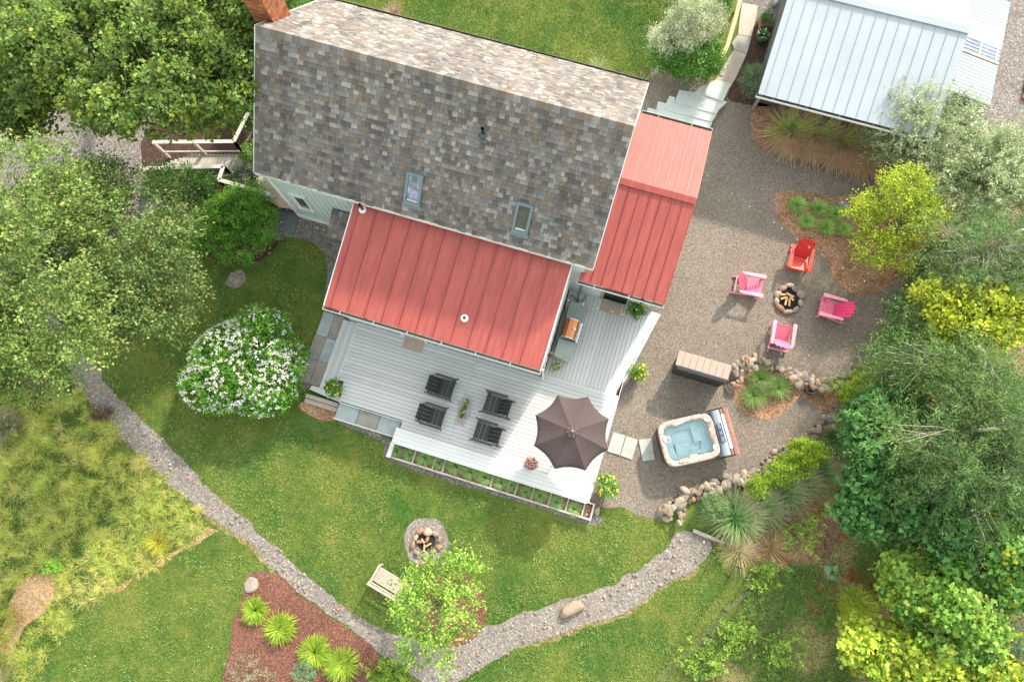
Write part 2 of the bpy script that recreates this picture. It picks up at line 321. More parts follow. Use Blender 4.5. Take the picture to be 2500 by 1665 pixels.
# concrete walk and pale steps, top right
k1c = lambda x, y, z=0: P(1740+x/5.6, y/5.6, z)
cw = thing('concrete_walk', 'narrow tan concrete walk of three slabs beside the wooden handrail', 'walkway')
for q, m in (([(400, 55), (610, 92), (600, 200), (525, 518), (345, 480), (360, 300)], CONC), ([(340, 486), (524, 524), (462, 745), (290, 690), (262, 600)], CONC2), ([(285, 696), (458, 752), (330, 1040), (232, 1205), (10, 1145), (120, 950)], CONC)):
    paver(cw, 'slab', [k1c(x, y) for x, y in q][::-1], 0, .05, m)
a3 = lambda x, y, z=0: P(1200+x/2.8, y/2.8, z)
st = thing('stone_steps', 'pale blue stone steps descending towards the red roofed entry', 'steps')
for k, q in enumerate([[(1520, 575), (1625, 600), (1570, 720), (1380, 655), (1440, 610)], [(1275, 640), (1380, 655), (1600, 720), (1545, 770), (1530, 800), (1245, 725), (1260, 680)],
      [(1210, 675), (1250, 685), (1248, 724), (1533, 800), (1500, 850), (1190, 770), (1190, 720)], [(1135, 708), (1192, 722), (1192, 770), (1505, 850), (1480, 900), (1120, 800), (1125, 750)], [(1065, 745), (1125, 760), (1122, 800), (1482, 900), (1465, 950), (1050, 850), (1060, 780)]]):
    paver(st, 'step', [a3(x, y) for x, y in q][::-1], 0, .30-.05*k, STEP)
# ================================================================== MATERIALS FOR BUILDINGS
WHITE = M('white trim', (.72, .76, .76), .55, .06, 3); SIDING = M('pale blue siding', (.50, .60, .61), .6, .06, 2, fine=.04); SIDG = M('pale grey siding', (.56, .62, .60), .6, .06, 2, fine=.04)  # second siding colour, slightly paler and greyer than the blue one
REDM = M('red metal', (.355, .085, .074), .62, .18, 1.6, fine=.08, spec=.3, streak=(5, .6, 1)); REDS = M('red metal seam', (.27, .05, .042), .4, .1, 3)
ALU = M('galvalume', (.35, .40, .44), .6, .06, .7, metal=.0, fine=.03); ALUS = M('seam metal', (.40, .46, .50), .45, .1, 3, metal=.3)
GUT = M('gutter', (.50, .54, .57), .5, .1, 4); GUTD = M('gutter debris', (.10, .075, .05), .9, .4, 14); GRAY = M('grey paint', (.10, .13, .16), .45, .08, 3)
BLK = M('black metal', (.015, .015, .017), .4, .2, 5); DARK = M('dark interior', (.02, .02, .022), .8); DECK = M('white deck board', (.50, .515, .52), .65, .07, 5, .2, streak=(.6, 14, 1), fine=.05)
DECKW = M('fresh white board', (.62, .635, .64), .6, .05, 5, .15, streak=(.6, 14, 1), fine=.04)
DECKS = [M('white deck board %d' % i, c, .65, .09, 4, .2, streak=(.6, 14, 1), fine=.06) for i, c in enumerate([(.50, .515, .52), (.47, .485, .49), (.53, .54, .54), (.48, .49, .485)])]
DECKV = [M('white side board %d' % i, c, .65, .09, 4, .2, streak=(14, .6, 1), fine=.06) for i, c in enumerate([(.50, .515, .52), (.47, .485, .49), (.53, .54, .54), (.48, .49, .485)])]
DECK2 = M('white deck board side', (.50, .515, .52), .65, .07, 5, .2, streak=(14, .6, 1), fine=.05); TRIMB = M('taupe trim', (.30, .29, .235), .6, .1)
SHC = [(.15, .14, .137), (.20, .19, .185), (.25, .24, .235), (.32, .31, .295), (.40, .38, .35), (.235, .195, .16), (.20, .165, .14), (.27, .235, .20)]
SHW = [.13, .24, .20, .12, .045, .125, .06, .08]
def shingle_mat(name, c):
    m = M(name, c, .95, .12, 14, .5, fine=.22, spec=.2); n = m.node_tree; b = n.nodes['Principled BSDF']; src = b.inputs['Base Color'].links[0].from_socket
    v = tex(n, 1.0, vec=stretch(n, 1.6, .22, .3), detail=4); n.links.new(mixc(n, 1.0, src, ramp(n, v.outputs[0], [(.32, (.70, .70, .72)), (.55, (1, 1, 1)), (.75, (1.12, 1.1, 1.06))]), 'MULTIPLY'), b.inputs['Base Color']); return m
SHM = [shingle_mat('asphalt shingle %d' % i, c) for i, c in enumerate(SHC)]
m, n, b = nodes('window glass'); b.inputs['Base Color'].default_value = (.03, .045, .04, 1); b.inputs['Roughness'].default_value = .05; b.inputs['Specular IOR Level'].default_value = .9; GLASS = m
m, n, b = nodes('skylight glass'); v = tex(n, 2.5, detail=3); n.links.new(ramp(n, v.outputs[0], [(.35, (.05, .10, .07)), (.5, (.22, .20, .33)), (.6, (.30, .45, .48)), (.75, (.10, .12, .09))]), b.inputs['Base Color']); b.inputs['Roughness'].default_value = .08; SKYG = m
m, n, b = nodes('skylight glass dark'); v = tex(n, 6, detail=3); n.links.new(ramp(n, v.outputs[0], [(.35, (.02, .03, .02)), (.65, (.05, .06, .03))]), b.inputs['Base Color']); b.inputs['Roughness'].default_value = .08; SKYD = m
# ================================================================== HOUSE
house = thing('house', 'white farmhouse with a steep brown and grey shingle roof and red metal side roofs', 'house', (0, 0, 0), ANG)
UL, UR, VE, VR, VT, ZE, ZR = -11.97, -.17, 7.32, 10.73, 14.15, 4.1, 7.3
roof = MB().slab([(UL, VE, ZE), (UR, VE, ZE), (UR, VR, ZR), (UL, VR, ZR)], .12).build('roof', SHM[1], house)
roof2 = MB().slab([(UR, VT, ZE), (UL, VT, ZE), (UL, VR, ZR-.002), (UR, VR, ZR-.002)], .12).build('roof', SHM[1], house)

sky_holes = []
slopelen = math.hypot(VR-VE, ZR-ZE)
def shingles(u0, u1, p_low, p_high, parent, n_single, expo=.15, holes=(), wmin=.09, wmax=.23):
    """courses of tabs; the nearest n_single are separate parts, the rest one joined part"""
    lo, hi = Vector((0,)+p_low), Vector((0,)+p_high); sl_ = (hi-lo).normalized(); L = (hi-lo).length; nrm = Vector((1, 0, 0)).cross(sl_)
    if nrm.z < 0: nrm = -nrm
    mb = MB(); singles = []; nc = int(L/expo)
    for c in range(nc):
        u = u0
        s0 = c*expo-(.02 if c == 0 else 0); s1 = min(s0+expo+.02, L)
        while u < u1-.02:
            w = min(rng.uniform(wmin, wmax)*(1 if rng.random() < .75 else 1.5), u1-u)
            if u1-(u+w) < .07: w = u1-u
            d = rng.uniform(-.008, .008); th = rng.uniform(.018, .034); m = int(rng.choice(8, p=SHW))
            a = lo+sl_*(s0+d); b_ = lo+sl_*s1; cu = u+w/2; cs = (s0+s1)/2
            if not any(h[0] < cu < h[1] and h[2] < cs < h[3] for h in holes):
                q = []
                for uu, base, t in ((u+.003, a, th), (u+w-.003, a, th), (u+w-.003, b_, .004), (u+.003, b_, .004)):
                    q.append(Vector((uu, base.y, base.z))+nrm*t)
                low = [x-nrm*(th if i < 2 else .002) for i, x in enumerate(q)]
                vs = low+q; fs = [(4, 5, 6, 7), (0, 1, 5, 4), (1, 2, 6, 5), (3, 0, 4, 7)]
                if nrm.y > 0 and sl_.y < 0: fs = [tuple(reversed(f)) for f in fs]
                singles.append(((q[0]-Vector((0, 0, 27))).length, len(singles), vs, fs, m))
            u += w
    singles.sort(key=lambda t: t[:2])
    for _, _, vs, fs, m in singles[n_single:]: mb.mi = m; mb.add(vs, fs)
    for _, _, vs, fs, m in singles[:n_single]:
        MB().add(vs, fs).build('shingle', SHM[m], parent)
    if mb.v: tag(mb.build('shingle_field', SHM, parent), kind='stuff')
# skylights sit on the lower slope
nl = Vector((0, -(ZR-ZE), VR-VE)).normalized()
def onlow(px, py): return onplane(px, py, (0, VE, ZE+.05), nl)
def slope_s(p): return math.hypot(p.y-VE, p.z-ZE)
holes = []
for (A, B, C_, D_), gm in ((((994.6, 419.6), (1035.7, 425), (1026.8, 503.6), (985.7, 496.4)), SKYG), (((1262.5, 492.9), (1303.6, 498.2), (1289.3, 575), (1250, 564.3)), SKYD)):
    q = [onlow(*x) for x in (A, B, C_, D_)]; u0 = (q[0].x+q[3].x)/2; u1 = (q[1].x+q[2].x)/2; s0 = (slope_s(q[2])+slope_s(q[3]))/2; s1 = (slope_s(q[0])+slope_s(q[1]))/2
    holes.append((u0, u1, s0, s1)); T = Matrix.Translation((0, VE, ZE)) @ Matrix.Rotation(math.atan2(ZR-ZE, VR-VE), 4, 'X')
    mb = MB(); w = .085
    for a, b_ in (((u0, s0, 0), (u1, s0+w*1.3, .13)), ((u0, s1-w, 0), (u1, s1, .15)), ((u0, s0+w*1.3, 0), (u0+w, s1-w, .14)), ((u1-w, s0+w*1.3, 0), (u1, s1-w, .14))): mb.box(a, b_, T)
    mb.box((u0-.04, s0-.14, .02), (u1+.04, s0-.001, .035), T)
    sk = mb.build('skylight', M('skylight frame', (.13, .18, .21), .4, .08), house)
    MB().box((u0+w, s0+w*1.3, .06), (u1-w, s1-w, .08), T).build('pane', gm, sk)
    MB().box((u0+w+.02, s0+w*1.3+.01, .081), (u1-w-.02, s0+w*1.3+.07, .10), T).build('sill', M('pale sill', (.45, .6, .55), .5), sk)
shingles(UL, UR, (VE, ZE), (VR-.1, ZR-.095), roof, 300, .15, holes)
shingles(UL, UR, (VT, ZE), (VR+.1, ZR-.095), roof2, 0, .15)
# ridge caps
capm = MB(); u = UL; k = 0
while u < UR:
    capm.mi = [1, 2, 5, 7, 3][k % 5]; w = min(.24, UR-u)
    for sgn in (-1, 1):
        y1 = VR+sgn*.16; z1 = ZR-.16*(ZR-ZE)/(VR-VE)+.03
        capm.slab([(u, y1, z1), (u+w-.004, y1, z1), (u+w-.004, VR, ZR+.035+.004*(k % 2)), (u, VR, ZR+.035+.004*(k % 2))] if sgn < 0 else [(u+w-.004, y1, z1), (u, y1, z1), (u, VR, ZR+.034+.004*(k % 2)), (u+w-.004, VR, ZR+.034+.004*(k % 2))], .02)
    u += .24; k += 1
tag(capm.build('ridge_cap', SHM, house), kind='stuff')
def wall(name, pts, mat, parent, siding=None, t=.12):     # vertical wall from (u,v)->(u,v), z0..z1 per end
    (a, b_, z0, za, zb) = pts; A = Vector((*a, 0)); B = Vector((*b_, 0)); d = (B-A).normalized(); nn = Vector((d.y, -d.x, 0))
    vs = [A+Vector((0, 0, z0)), B+Vector((0, 0, z0)), B+Vector((0, 0, zb)), A+Vector((0, 0, za))]; mb = MB(); mb.add([x-nn*t for x in vs]+vs, [(3, 2, 1, 0), (4, 5, 6, 7), (0, 1, 5, 4), (1, 2, 6, 5), (2, 3, 7, 6), (3, 0, 4, 7)])
    w = mb.build(name, mat, parent)
    if siding:
        L = (B-A).length; k = int(L/siding)
        for i in range(1, k):
            s = i*siding; zt = za+(zb-za)*s/L; c = A+d*s
            MB().add([c-d*.022+Vector((0, 0, z0)), c+d*.022+Vector((0, 0, z0)), c+d*.022+Vector((0, 0, zt)), c-d*.022+Vector((0, 0, zt)), c-d*.022+nn*.02+Vector((0, 0, z0)), c+d*.022+nn*.02+Vector((0, 0, z0)), c+d*.022+nn*.02+Vector((0, 0, zt)), c-d*.022+nn*.02+Vector((0, 0, zt))],
                     [(4, 5, 6, 7), (0, 4, 7, 3), (5, 1, 2, 6), (7, 6, 2, 3)]).build('batten', mat, w)
    return w
WV = 7.45
wall('wall', ((-11.75, WV), (-8.42, WV), 0, 4.0, 4.0), SIDING, house, .22)
wall('wall', ((-8.42, WV), (-.86, WV), 0, 4.0, 4.0), SIDING, house)
wall('wall', ((-.86, WV), (-.35, WV), 0, 4.0, 4.0), SIDG, house, .2)
for uu in (-11.75, -.35):
    mb = MB(); d = .1 if uu < -5 else -.1
    q = [(uu, WV, 0), (uu, 14.0, 0), (uu, 14.0, 4.05), (uu, VR, 7.12), (uu, WV, 4.05)]; vs = q+[(x+d, y, z) for x, y, z in q]
    mb.add(vs, [(0, 1, 2, 3, 4), (9, 8, 7, 6, 5)]+[(i, i+5, (i+1) % 5+5, (i+1) % 5) for i in range(5)]); mb.build('gable_wall', SIDING, house)
wall('wall', ((-.35, 14.0), (-11.75, 14.0), 0, 4.0, 4.0), SIDING, house)
MB().box((-11.74, WV+.005-.09, 0), (-8.5, WV-.005, .18)).box((-11.8, WV-.05, 0), (-11.62, WV-.002, 3.9)).build('trim', WHITE, house)
for (z0, z1, mt, nm) in ((0, 0, 0, 0),): pass
MB().box((UL-.01, VE-.03, ZE-.17), (UR+.01, VE-.002, ZE+.015)).build('fascia', WHITE, house)
for uu in (UL-.03, UR):
    for sg in (0, 1):
        y0, y1 = (VE, VR) if sg == 0 else (VR, VT); z0, z1 = (ZE, ZR) if sg == 0 else (ZR, ZE)
        MB().add([(uu, y0, z0-.15), (uu+.03, y0, z0-.15), (uu+.03, y1, z1-.15), (uu, y1, z1-.15), (uu, y0, z0+.03), (uu+.03, y0, z0+.03), (uu+.03, y1, z1+.03), (uu, y1, z1+.03)], [(3, 2, 1, 0), (4, 5, 6, 7), (0, 1, 5, 4), (1, 2, 6, 5), (2, 3, 7, 6), (3, 0, 4, 7)]).build('rake_board', WHITE, house)
def gutter(parent, u0, u1, v, z, side=-1, debris=True, mat=None):
    mb = MB(); v1 = v+side*.11; a, b_ = min(v, v1), max(v, v1)
    mb.box((u0, a, z-.10), (u1, b_, z-.09)); mb.box((u0, v1-.006, z-.09), (u1, v1+.006, z+.005)); mb.box((u0, a, z-.09), (u0+.01, b_, z)); mb.box((u1-.01, a, z-.09), (u1, b_, z))
    g = mb.build('gutter', mat or GUT, parent)
    if debris: MB().box((u0+.05, a+.015, z-.089), (u1-.05, b_-.015, z-.055)).build('leaf_debris', GUTD, g)
    k = int((u1-u0)/1.2)
    for i in range(k): MB().box((u0+.6+i*1.2, a, z-.02), (u0+.62+i*1.2, b_, z-.008)).build('hanger', mat or GUT, g)
    return g
g = gutter(house, UL, UR+.02, VT+.005, ZE-.01, 1, True, M('brown gutter', (.13, .10, .09), .5))
# window, small shingled canopy, foundation on the left wall
def onwall(px, py, v=WV-.02): return onplane(px, py, (0, v, 0), (0, 1, 0))
A = onwall(660+470/8.7125, 440+315/8.7125); B = onwall(660+850/8.7125, 440+620/8.7125)
C_ = onwall(660+670/8.7125, 440+560/8.7125); D_ = onwall(660+670/8.7125, 440+370/8.7125)
wu0, wu1, wz0, wz1 = A.x, (D_.x+B.x)/2+.05, (C_.z+B.z)/2, (A.z+D_.z)/2
w = MB().box((wu0-.09, WV-.05, wz0-.09), (wu0, WV-.001, wz1+.09)).box((wu1, WV-.05, wz0-.09), (wu1+.09, WV-.001, wz1+.09)).box((wu0, WV-.05, wz1), (wu1, WV-.001, wz1+.09)).box((wu0-.13, WV-.09, wz0-.13), (wu1+.13, WV-.001, wz0-.02)).box((wu0-.13, WV-.10, wz1+.091), (wu1+.13, WV-.001, wz1+.13)).build('window', WHITE, house)
MB().box((wu0, WV-.02, wz0-.02), (wu1, WV-.004, wz1)).build('pane', GLASS, w)
cz = 2.25
cano = MB().slab([(-9.72, 6.48, 1.85), (-8.5, 6.48, 1.85), (-8.5, 7.38, cz), (-9.72, 7.38, cz)], .08).build('canopy', SHM[0], house)

shingles(-9.72, -8.5, (6.48, 1.855), (7.38, cz+.005), cano, 60, .16)
MB().box((-9.15, 6.42, .2), (-8.5, 7.4, 1.75)).build('bump_out', WHITE, house)
# chimney
BRK = [M('brick %d' % i, c, .9, .25, 8, .4) for i, c in enumerate([(.36, .12, .05), (.30, .085, .04), (.42, .19, .07), (.22, .09, .06), (.40, .15, .09)])]
ch = MB().box((-12.45, 11.25, 0), (-11.76, 12.1, 9.3)).build('chimney', M('mortar', (.24, .19, .15), .95, .3, 9), house)
bm_ = MB()
for r in range(60):
    z = 5.2+r*.068
    for (o, dx, L) in (((-12.45, 11.25), (1, 0), .69), ((-11.76, 11.25), (0, 1), .85), ((-12.45, 12.1), (0, -1), .85)):
        s = -.1*(r % 2)
        while s < L-.01:
            a, b_ = max(s+.005, .0), min(s+.195, L); s += .2
            if b_-a < .03: continue
            bm_.mi = random.randrange(5); nx, ny = (dx[1], -dx[0])
            p0 = (o[0]+dx[0]*a, o[1]+dx[1]*a); p1 = (o[0]+dx[0]*b_, o[1]+dx[1]*b_); e = .012
            xs = [p0[0], p1[0], p0[0]+nx*e, p1[0]+nx*e]; ys = [p0[1], p1[1], p0[1]+ny*e, p1[1]+ny*e]
            bm_.box((min(xs), min(ys), z), (max(xs), max(ys), z+.06))
tag(bm_.build('brick', BRK, ch), kind='stuff')
MB().box((-12.58, 11.17, 6.0), (-11.72, 11.245, 6.35)).build('flashing', ALU, ch)
# roof vent pipes
def vent(parent, u, v, z, h, r=.045, collar=True):
    p = MB().tube([(u, v, z-.05), (u, v, z+h)], r, 12, False).tube([(u, v, z+h), (u, v, z+h-.1)], r*.8, 12, False).build('vent_pipe', BLK, parent, True)
    if collar: MB().lathe([(.13, z-.04), (.13, z+.015), (r+.01, z+.03)], 18, (u, v)).build('collar', M('white collar', (.75, .76, .76), .5), p)
    else: MB().box((u-.16, v-.20, z-.14), (u+.16, v+.02, z-.09), None).lathe([(.11, z-.05), (.10, z+.03), (r+.01, z+.1)], 14, (u, v)).build('flashing', M('grey flashing', (.10, .12, .13), .5), p)
q = onlow(1180, 330); vent(house, q.x, q.y, q.z, .42, .05, False)
# red extension roof
XU0, XU1, XV0, XV1, XZ0, XZ1 = -8.47, -.88, 3.80, 7.44, 3.1, 3.8
def seam_roof(parent, us, lo, hi, mat, seam, t=.03, rib=.034, rw=.020):
    lo = Vector((0,)+lo); hi = Vector((0,)+hi); d = (hi-lo).normalized()
    flip = hi.y < lo.y
    for i in range(len(us)-1):
        a, b_ = us[i]+.002, us[i+1]-.002
        q = [(a, lo.y, lo.z), (b_, lo.y, lo.z), (b_, hi.y, hi.z), (a, hi.y, hi.z)]
        if flip: q = [q[1], q[0], q[3], q[2]]
        MB().slab(q, t).build('roof_panel', mat, parent)
    for a in us[1:-1]:
        q = [(a-rw/2, lo.y, lo.z+rib), (a+rw/2, lo.y, lo.z+rib), (a+rw/2, hi.y, hi.z+rib), (a-rw/2, hi.y, hi.z+rib)]
        if flip: q = [q[1], q[0], q[3], q[2]]
        MB().slab(q, rib+.001).build('seam', seam, parent)
us = [XU0+.22]+[XU0+.22+.605*i for i in range(1, 12)]; us = [XU0]+us+[XU1]
ext = thing('side_extension', 'low extension under a large red metal roof facing the deck', 'extension', (0, 0, 0), ANG)
seam_roof(ext, us, (XV0, XZ0), (XV1, XZ1), REDM, REDS)
MB().slab([(XU0-.03, XV0, XZ0+.02), (XU0-.001, XV0, XZ0+.02), (XU0-.001, XV1, XZ1+.02), (XU0-.03, XV1, XZ1+.02)], .14).build('rake_trim', WHITE, ext)
MB().slab([(XU1+.001, XV0, XZ0+.02), (XU1+.03, XV0, XZ0+.02), (XU1+.03, XV1, XZ1+.02), (XU1+.001, XV1, XZ1+.02)], .14).build('rake_trim', WHITE, ext)
gutter(ext, XU0-.03, XU1+.03, XV0-.005, XZ0)
wall('wall', ((-8.38, 4.02), (-.84, 4.02), 0, 3.05, 3.05), SIDING, ext, .3)
wall('wall', ((-8.38, WV), (-8.38, 4.02), 0, 3.7, 3.05), SIDG, ext, .3)
wall('wall', ((-.84, 4.02), (-.84, WV), 0, 3.05, 3.7), SIDG, ext, .3)
MB().box((-6.12, 3.985, .5), (-5.32, 4.019, 2.55)).build('door', M('sage door', (.36, .42, .38), .6), ext)
MB().box((-6.2, 3.97, .5), (-6.121, 4.018, 2.63)).box((-5.319, 3.97, .5), (-5.24, 4.018, 2.63)).build('door_trim', WHITE, ext)
MB().tube([(-.95, 3.72, 2.98), (-.87, 3.88, 2.8), (-.80, 3.93, 2.6), (-.80, 3.93, .5)], .035, 8).build('downspout', WHITE, ext)
vent(ext, -8.13, 7.2, 3.77, .45); vent(ext, -3.77, 4.72, 3.29, .12)
MB().box((-7.3, 3.93, 2.1), (-7.2, 4.015, 2.3)).build('wall_light', BLK, ext); MB().box((-6.5, 3.95, 1.2), (-6.38, 4.015, 1.35)).build('outlet', GRAY, ext)
for i in range(4): MB().tube([(-8.44, 4.3+.25*i, .0), (-8.55, 4.35+.25*i, 1.1)], .014, 6).build('bracket', M('green cord', (.22, .5, .24), .6), ext) if i == 0 else None
# fallen bits on the red roof
mb = MB()
for i in range(210):
    u = rng.normal(-1.6, .35) if i < 130 else rng.uniform(XU0, XU1); v = rng.uniform(6.9, 7.4) if i < 130 else rng.uniform(XV0, XV1); z = XZ0+(v-XV0)*(XZ1-XZ0)/(XV1-XV0); a = rng.uniform(0, 3.1); L = rng.uniform(.010, .032)
    if not XU0 < u < XU1-.02: continue
    dx, dy = math.cos(a)*L, math.sin(a)*L
    mb.add([(u-dx, v-dy, z+.008), (u+dy*.3, v-dx*.3, z+.008), (u+dx, v+dy, z+.012), (u-dy*.3, v+dx*.3, z+.008)], [(0, 1, 2, 3)])
tag(mb.build('leaf_litter', M('pale litter', (.42, .27, .2), .8), ext), kind='stuff')
# annex with red gable roof
ann = thing('entry_annex', 'narrow entry annex with a red standing seam gable roof beside the gravel yard', 'annex', (0, 0, 0), ANG)
AV0, AV1, AV2, AZ0, AZ1, AZ2, AU0, AU1 = 7.17, 10.62, 13.68, 2.9, 4.0, 2.95, -.52, 2.42
au = [AU0, -.12]+[-.12+.365*i for i in range(1, 7)]+[AU1]; au2 = [-.13]+[-.12+.365*i for i in range(1, 7)]+[AU1]
seam_roof(ann, au, (AV0, AZ0), (7.62, AZ0+.45*.319), REDM, REDS)
seam_roof(ann, [-.16]+au[2:], (7.622, AZ0+.452*.319), (AV1, AZ1), REDM, REDS)
seam_roof(ann, [-.16]+au[2:], (AV2, AZ2), (AV1+.002, AZ1), REDM, REDS)
MB().slab([(-.15, AV1-.2, AZ1-.01), (AU1+.02, AV1-.2, AZ1-.01), (AU1+.02, AV1, AZ1+.06), (-.15, AV1, AZ1+.06)], .012).slab([(AU1+.02, AV1+.2, AZ1-.01), (-.15, AV1+.2, AZ1-.01), (-.15, AV1+.001, AZ1+.06), (AU1+.02, AV1+.001, AZ1+.06)], .012).build('ridge_cap', REDM, ann)
gutter(ann, AU0-.05, AU1+.03, AV0-.005, AZ0); gutter(ann, -.1, AU1+.03, AV2+.005, AZ2, 1)
MB().slab([(AU1+.001, AV0, AZ0+.01), (AU1+.03, AV0, AZ0+.01), (AU1+.03, AV1, AZ1+.01), (AU1+.001, AV1, AZ1+.01)], .13).build('rake_trim', M('red trim', (.40, .05, .035), .5), ann)
MB().slab([(AU1+.03, AV2, AZ2+.01), (AU1+.001, AV2, AZ2+.01), (AU1+.001, AV1, AZ1+.01), (AU1+.03, AV1, AZ1+.01)], .13).build('rake_trim', M('red trim', (.40, .05, .035), .5), ann)
wall('wall', ((-.3499, 7.48), (.36, 7.48), 0, 2.9, 2.9), SIDG, ann); wall('wall', ((1.42, 7.48), (2.3, 7.48), 0, 2.9, 2.9), SIDG, ann); wall('wall', ((.36, 7.48), (1.42, 7.48), 2.55, 2.9, 2.9), SIDG, ann)
wall('wall', ((2.3, 7.48), (2.3, 13.55), 0, 2.9, 2.85), SIDG, ann, .3); wall('wall', ((2.3, 13.55), (-.34, 13.55), 0, 2.85, 2.85), SIDG, ann)
MB().box((.36, 7.43, .5), (.46, 7.58, 2.55)).box((1.32, 7.43, .5), (1.42, 7.58, 2.55)).box((.46, 7.44, 2.47), (1.32, 7.58, 2.55)).build('door_frame', TRIMB, ann)
dr = MB().box((.461, 7.56, .5), (1.319, 7.60, 2.469)).build('door', M('dark door', (.02, .03, .04), .3), ann)
MB().tube([(-.4, 7.05, 2.8), (-.4, 7.05, .5)], .05, 10).build('downspout', GRAY, ann)
MB().box((-.02, 7.42, 1.2), (.08, 7.479, 1.42)).build('outlet_box', WHITE, ann)
MB().lathe([(.0, 2.35), (.09, 2.28), (.10, 2.22), (.02, 2.2)], 12, (1.75, 7.28)).build('wall_light', BLK, ann)
# ================================================================== DECK
deck = thing('deck', 'white painted board deck wrapping the red roofed extension', 'deck', (0, 0, 0), ANG)
ZD = .5
def board(u0, v0, u1, v1, z=ZD, t=.035, mat=DECK, name='board'):
    if mat is DECK: mat = DECKS[int(rng.integers(0, 4))]
    if mat is DECK2: mat = DECKV[int(rng.integers(0, 4))]
    return MB().box((u0, v0, z-t), (u1, v1, z+rng.uniform(-.0015, .0015))).build(name, mat, deck)
PI_ = .1415
v = 3.995; k = 0
while v > .72:
    v0 = v-PI_+.010; ur = 1.82+max(0, 0)
    ul = -7.95+max(0, (1.75-v))*.0
    if v < 1.35: ul = -7.64
    if v < 1.08: ul = -5.2
    if v < 1.75 and v >= 1.35: ul = -7.72
    sp = -3.35 if True else 0
    board(ul, v0, sp-.003, v); board(sp+.003, v0, ur, v); v -= PI_; k += 1
board(1.83, .60, 2.0, 3.99, mat=DECK2, name='edge_board')
vb = v
# seat-height edge platform (white bench strip)
for i in range(4): board(-5.33, .20+.135*i+.003, 1.93, .20+.135*(i+1)-.003, ZD+.03, .04, DECKW, name='platform_board')
MB().box((-5.35, -.36, .1), (-5.21, .199, ZD+.03)).build('platform_end', DECK2, deck)
MB().box((-5.33, .16, 0), (1.93, .198, ZD+.028)).build('skirt', WHITE, deck)
MB().box((1.94, .2, 0), (2.0, .6, ZD-.01)).build('skirt', WHITE, deck)
for (u0, v0, u1, v1) in ((-7.64, .98, -5.2, 1.0), (2.0, .6, 2.02, 4.8), (-7.98, 1.3, -7.955, 3.98)): MB().box((u0, v0, 0), (u1, v1, ZD-.01)).build('skirt', WHITE, deck)
# border board and side deck whose boards run away from the lawn
board(-.80, 4.0, 1.98, 4.14, name='border_board')
u = -.80
while u < 2.58:
    u0, u1 = u, u+PI_-.010; vt = 7.47
    if u0 < -.78: vt = 7.44
    vb0 = 4.145
    if u1 > 2.0:                                  # clipped by the slanting edge
        f0 = 4.8+(u0-2.0)/(.59)*2.7; f1 = 4.8+(u1-2.0)/.59*2.7; q = [(u0, max(vb0, f0)), (u1, min(7.5, f1)), (u1, 7.5), (u0, 7.5)]
        MB().prism(q, ZD-.035, ZD).build('board', DECK2, deck)
    else: board(u0, vb0, u1, vt, mat=DECK2)
    u += PI_
MB().prism([(2.005, 4.7), (2.06, 4.7), (2.66, 7.5), (2.60, 7.5)], 0, ZD-.036).build('skirt', WHITE, deck)
MB().prism([(-7.9, 1.2), (-5.1, 1.2), (-5.1, .7), (1.9, .7), (1.95, 4.7), (2.5, 7.4), (-.7, 7.4), (-.8, 3.98), (-7.9, 3.98)][::1], ZD-.2, ZD-.06).build('joist_frame', M('dark frame', (.06, .05, .045), .9), deck)
stp = thing('deck_steps', 'three long white steps along the left side of the deck', 'steps', (0, 0, 0), ANG)
for i, (a, b_, z) in enumerate(((-8.61, -8.46, .18), (-8.455, -8.30, .18), (-8.295, -8.14, .34), (-8.135, -7.96, .34))):
    MB().box((a, 1.55 if i else 1.3, z-.04), (b_, 3.98, z)).build('tread', DECK2, stp)
MB().box((-8.60, 1.3, 0), (-8.57, 3.97, .139)).box((-8.29, 1.4, .0), (-8.26, 3.97, .299)).build('riser', WHITE, stp)
MB().prism([(-8.95, 1.12), (-7.66, .99), (-7.66, 1.29), (-8.9, 1.29)], .14, .18).box((-7.95, 1.01, .3), (-7.65, 1.74, .34)).build('corner_tread', DECK, stp)
bm2 = thing('timber_edging', 'weathered grey timber edging below the left corner of the deck', 'edging', (0, 0, 0), ANG)
MB().box((-9.0, .80, 0), (-7.72, .95, .16)).build('timber', M('old timber', (.40, .36, .31), .85, .3, 6, .5, streak=(1, 12, 4)), bm2); MB().box((-9.0, .62, 0), (-7.72, .78, .08)).build('timber', MATS['old timber'], bm2)
# planter box along the lawn
plb = thing('planter_box', 'long narrow white framed planter box divided into bays along the lawn', 'planter box', (0, 0, 0), ANG)
PW = M('weathered white wood', (.55, .50, .45), .8, .2, 5, .3, streak=(1, 10, 2))
MB().box((-5.20, -.36, 0), (2.23, -.30, .32)).build('front_board', PW, plb); MB().box((2.18, -.299, 0), (2.24, .25, .32)).build('end_board', PW, plb); MB().box((1.96, .19, 0), (2.18, .25, .32)).build('back_board', PW, plb)
z5 = lambda x, y, z=.3: UV(P(940+x/4.529, 1050+y/4.529, z))
for x, y in ((325, 280), (545, 350), (652, 390), (1185, 555), (1370, 610), (1455, 635), (1632, 695), (1825, 750), (2015, 815), (2195, 870)):
    q = z5(x, y); MB().box((q[0]-.022, -.299, .2), (q[0]+.022, .155 if q[0] < 1.93 else .189, .31)).build('divider', PW, plb)
MB().box((-5.19, -.299, 0), (2.17, .155, .16)).build('soil', CHI, plb)
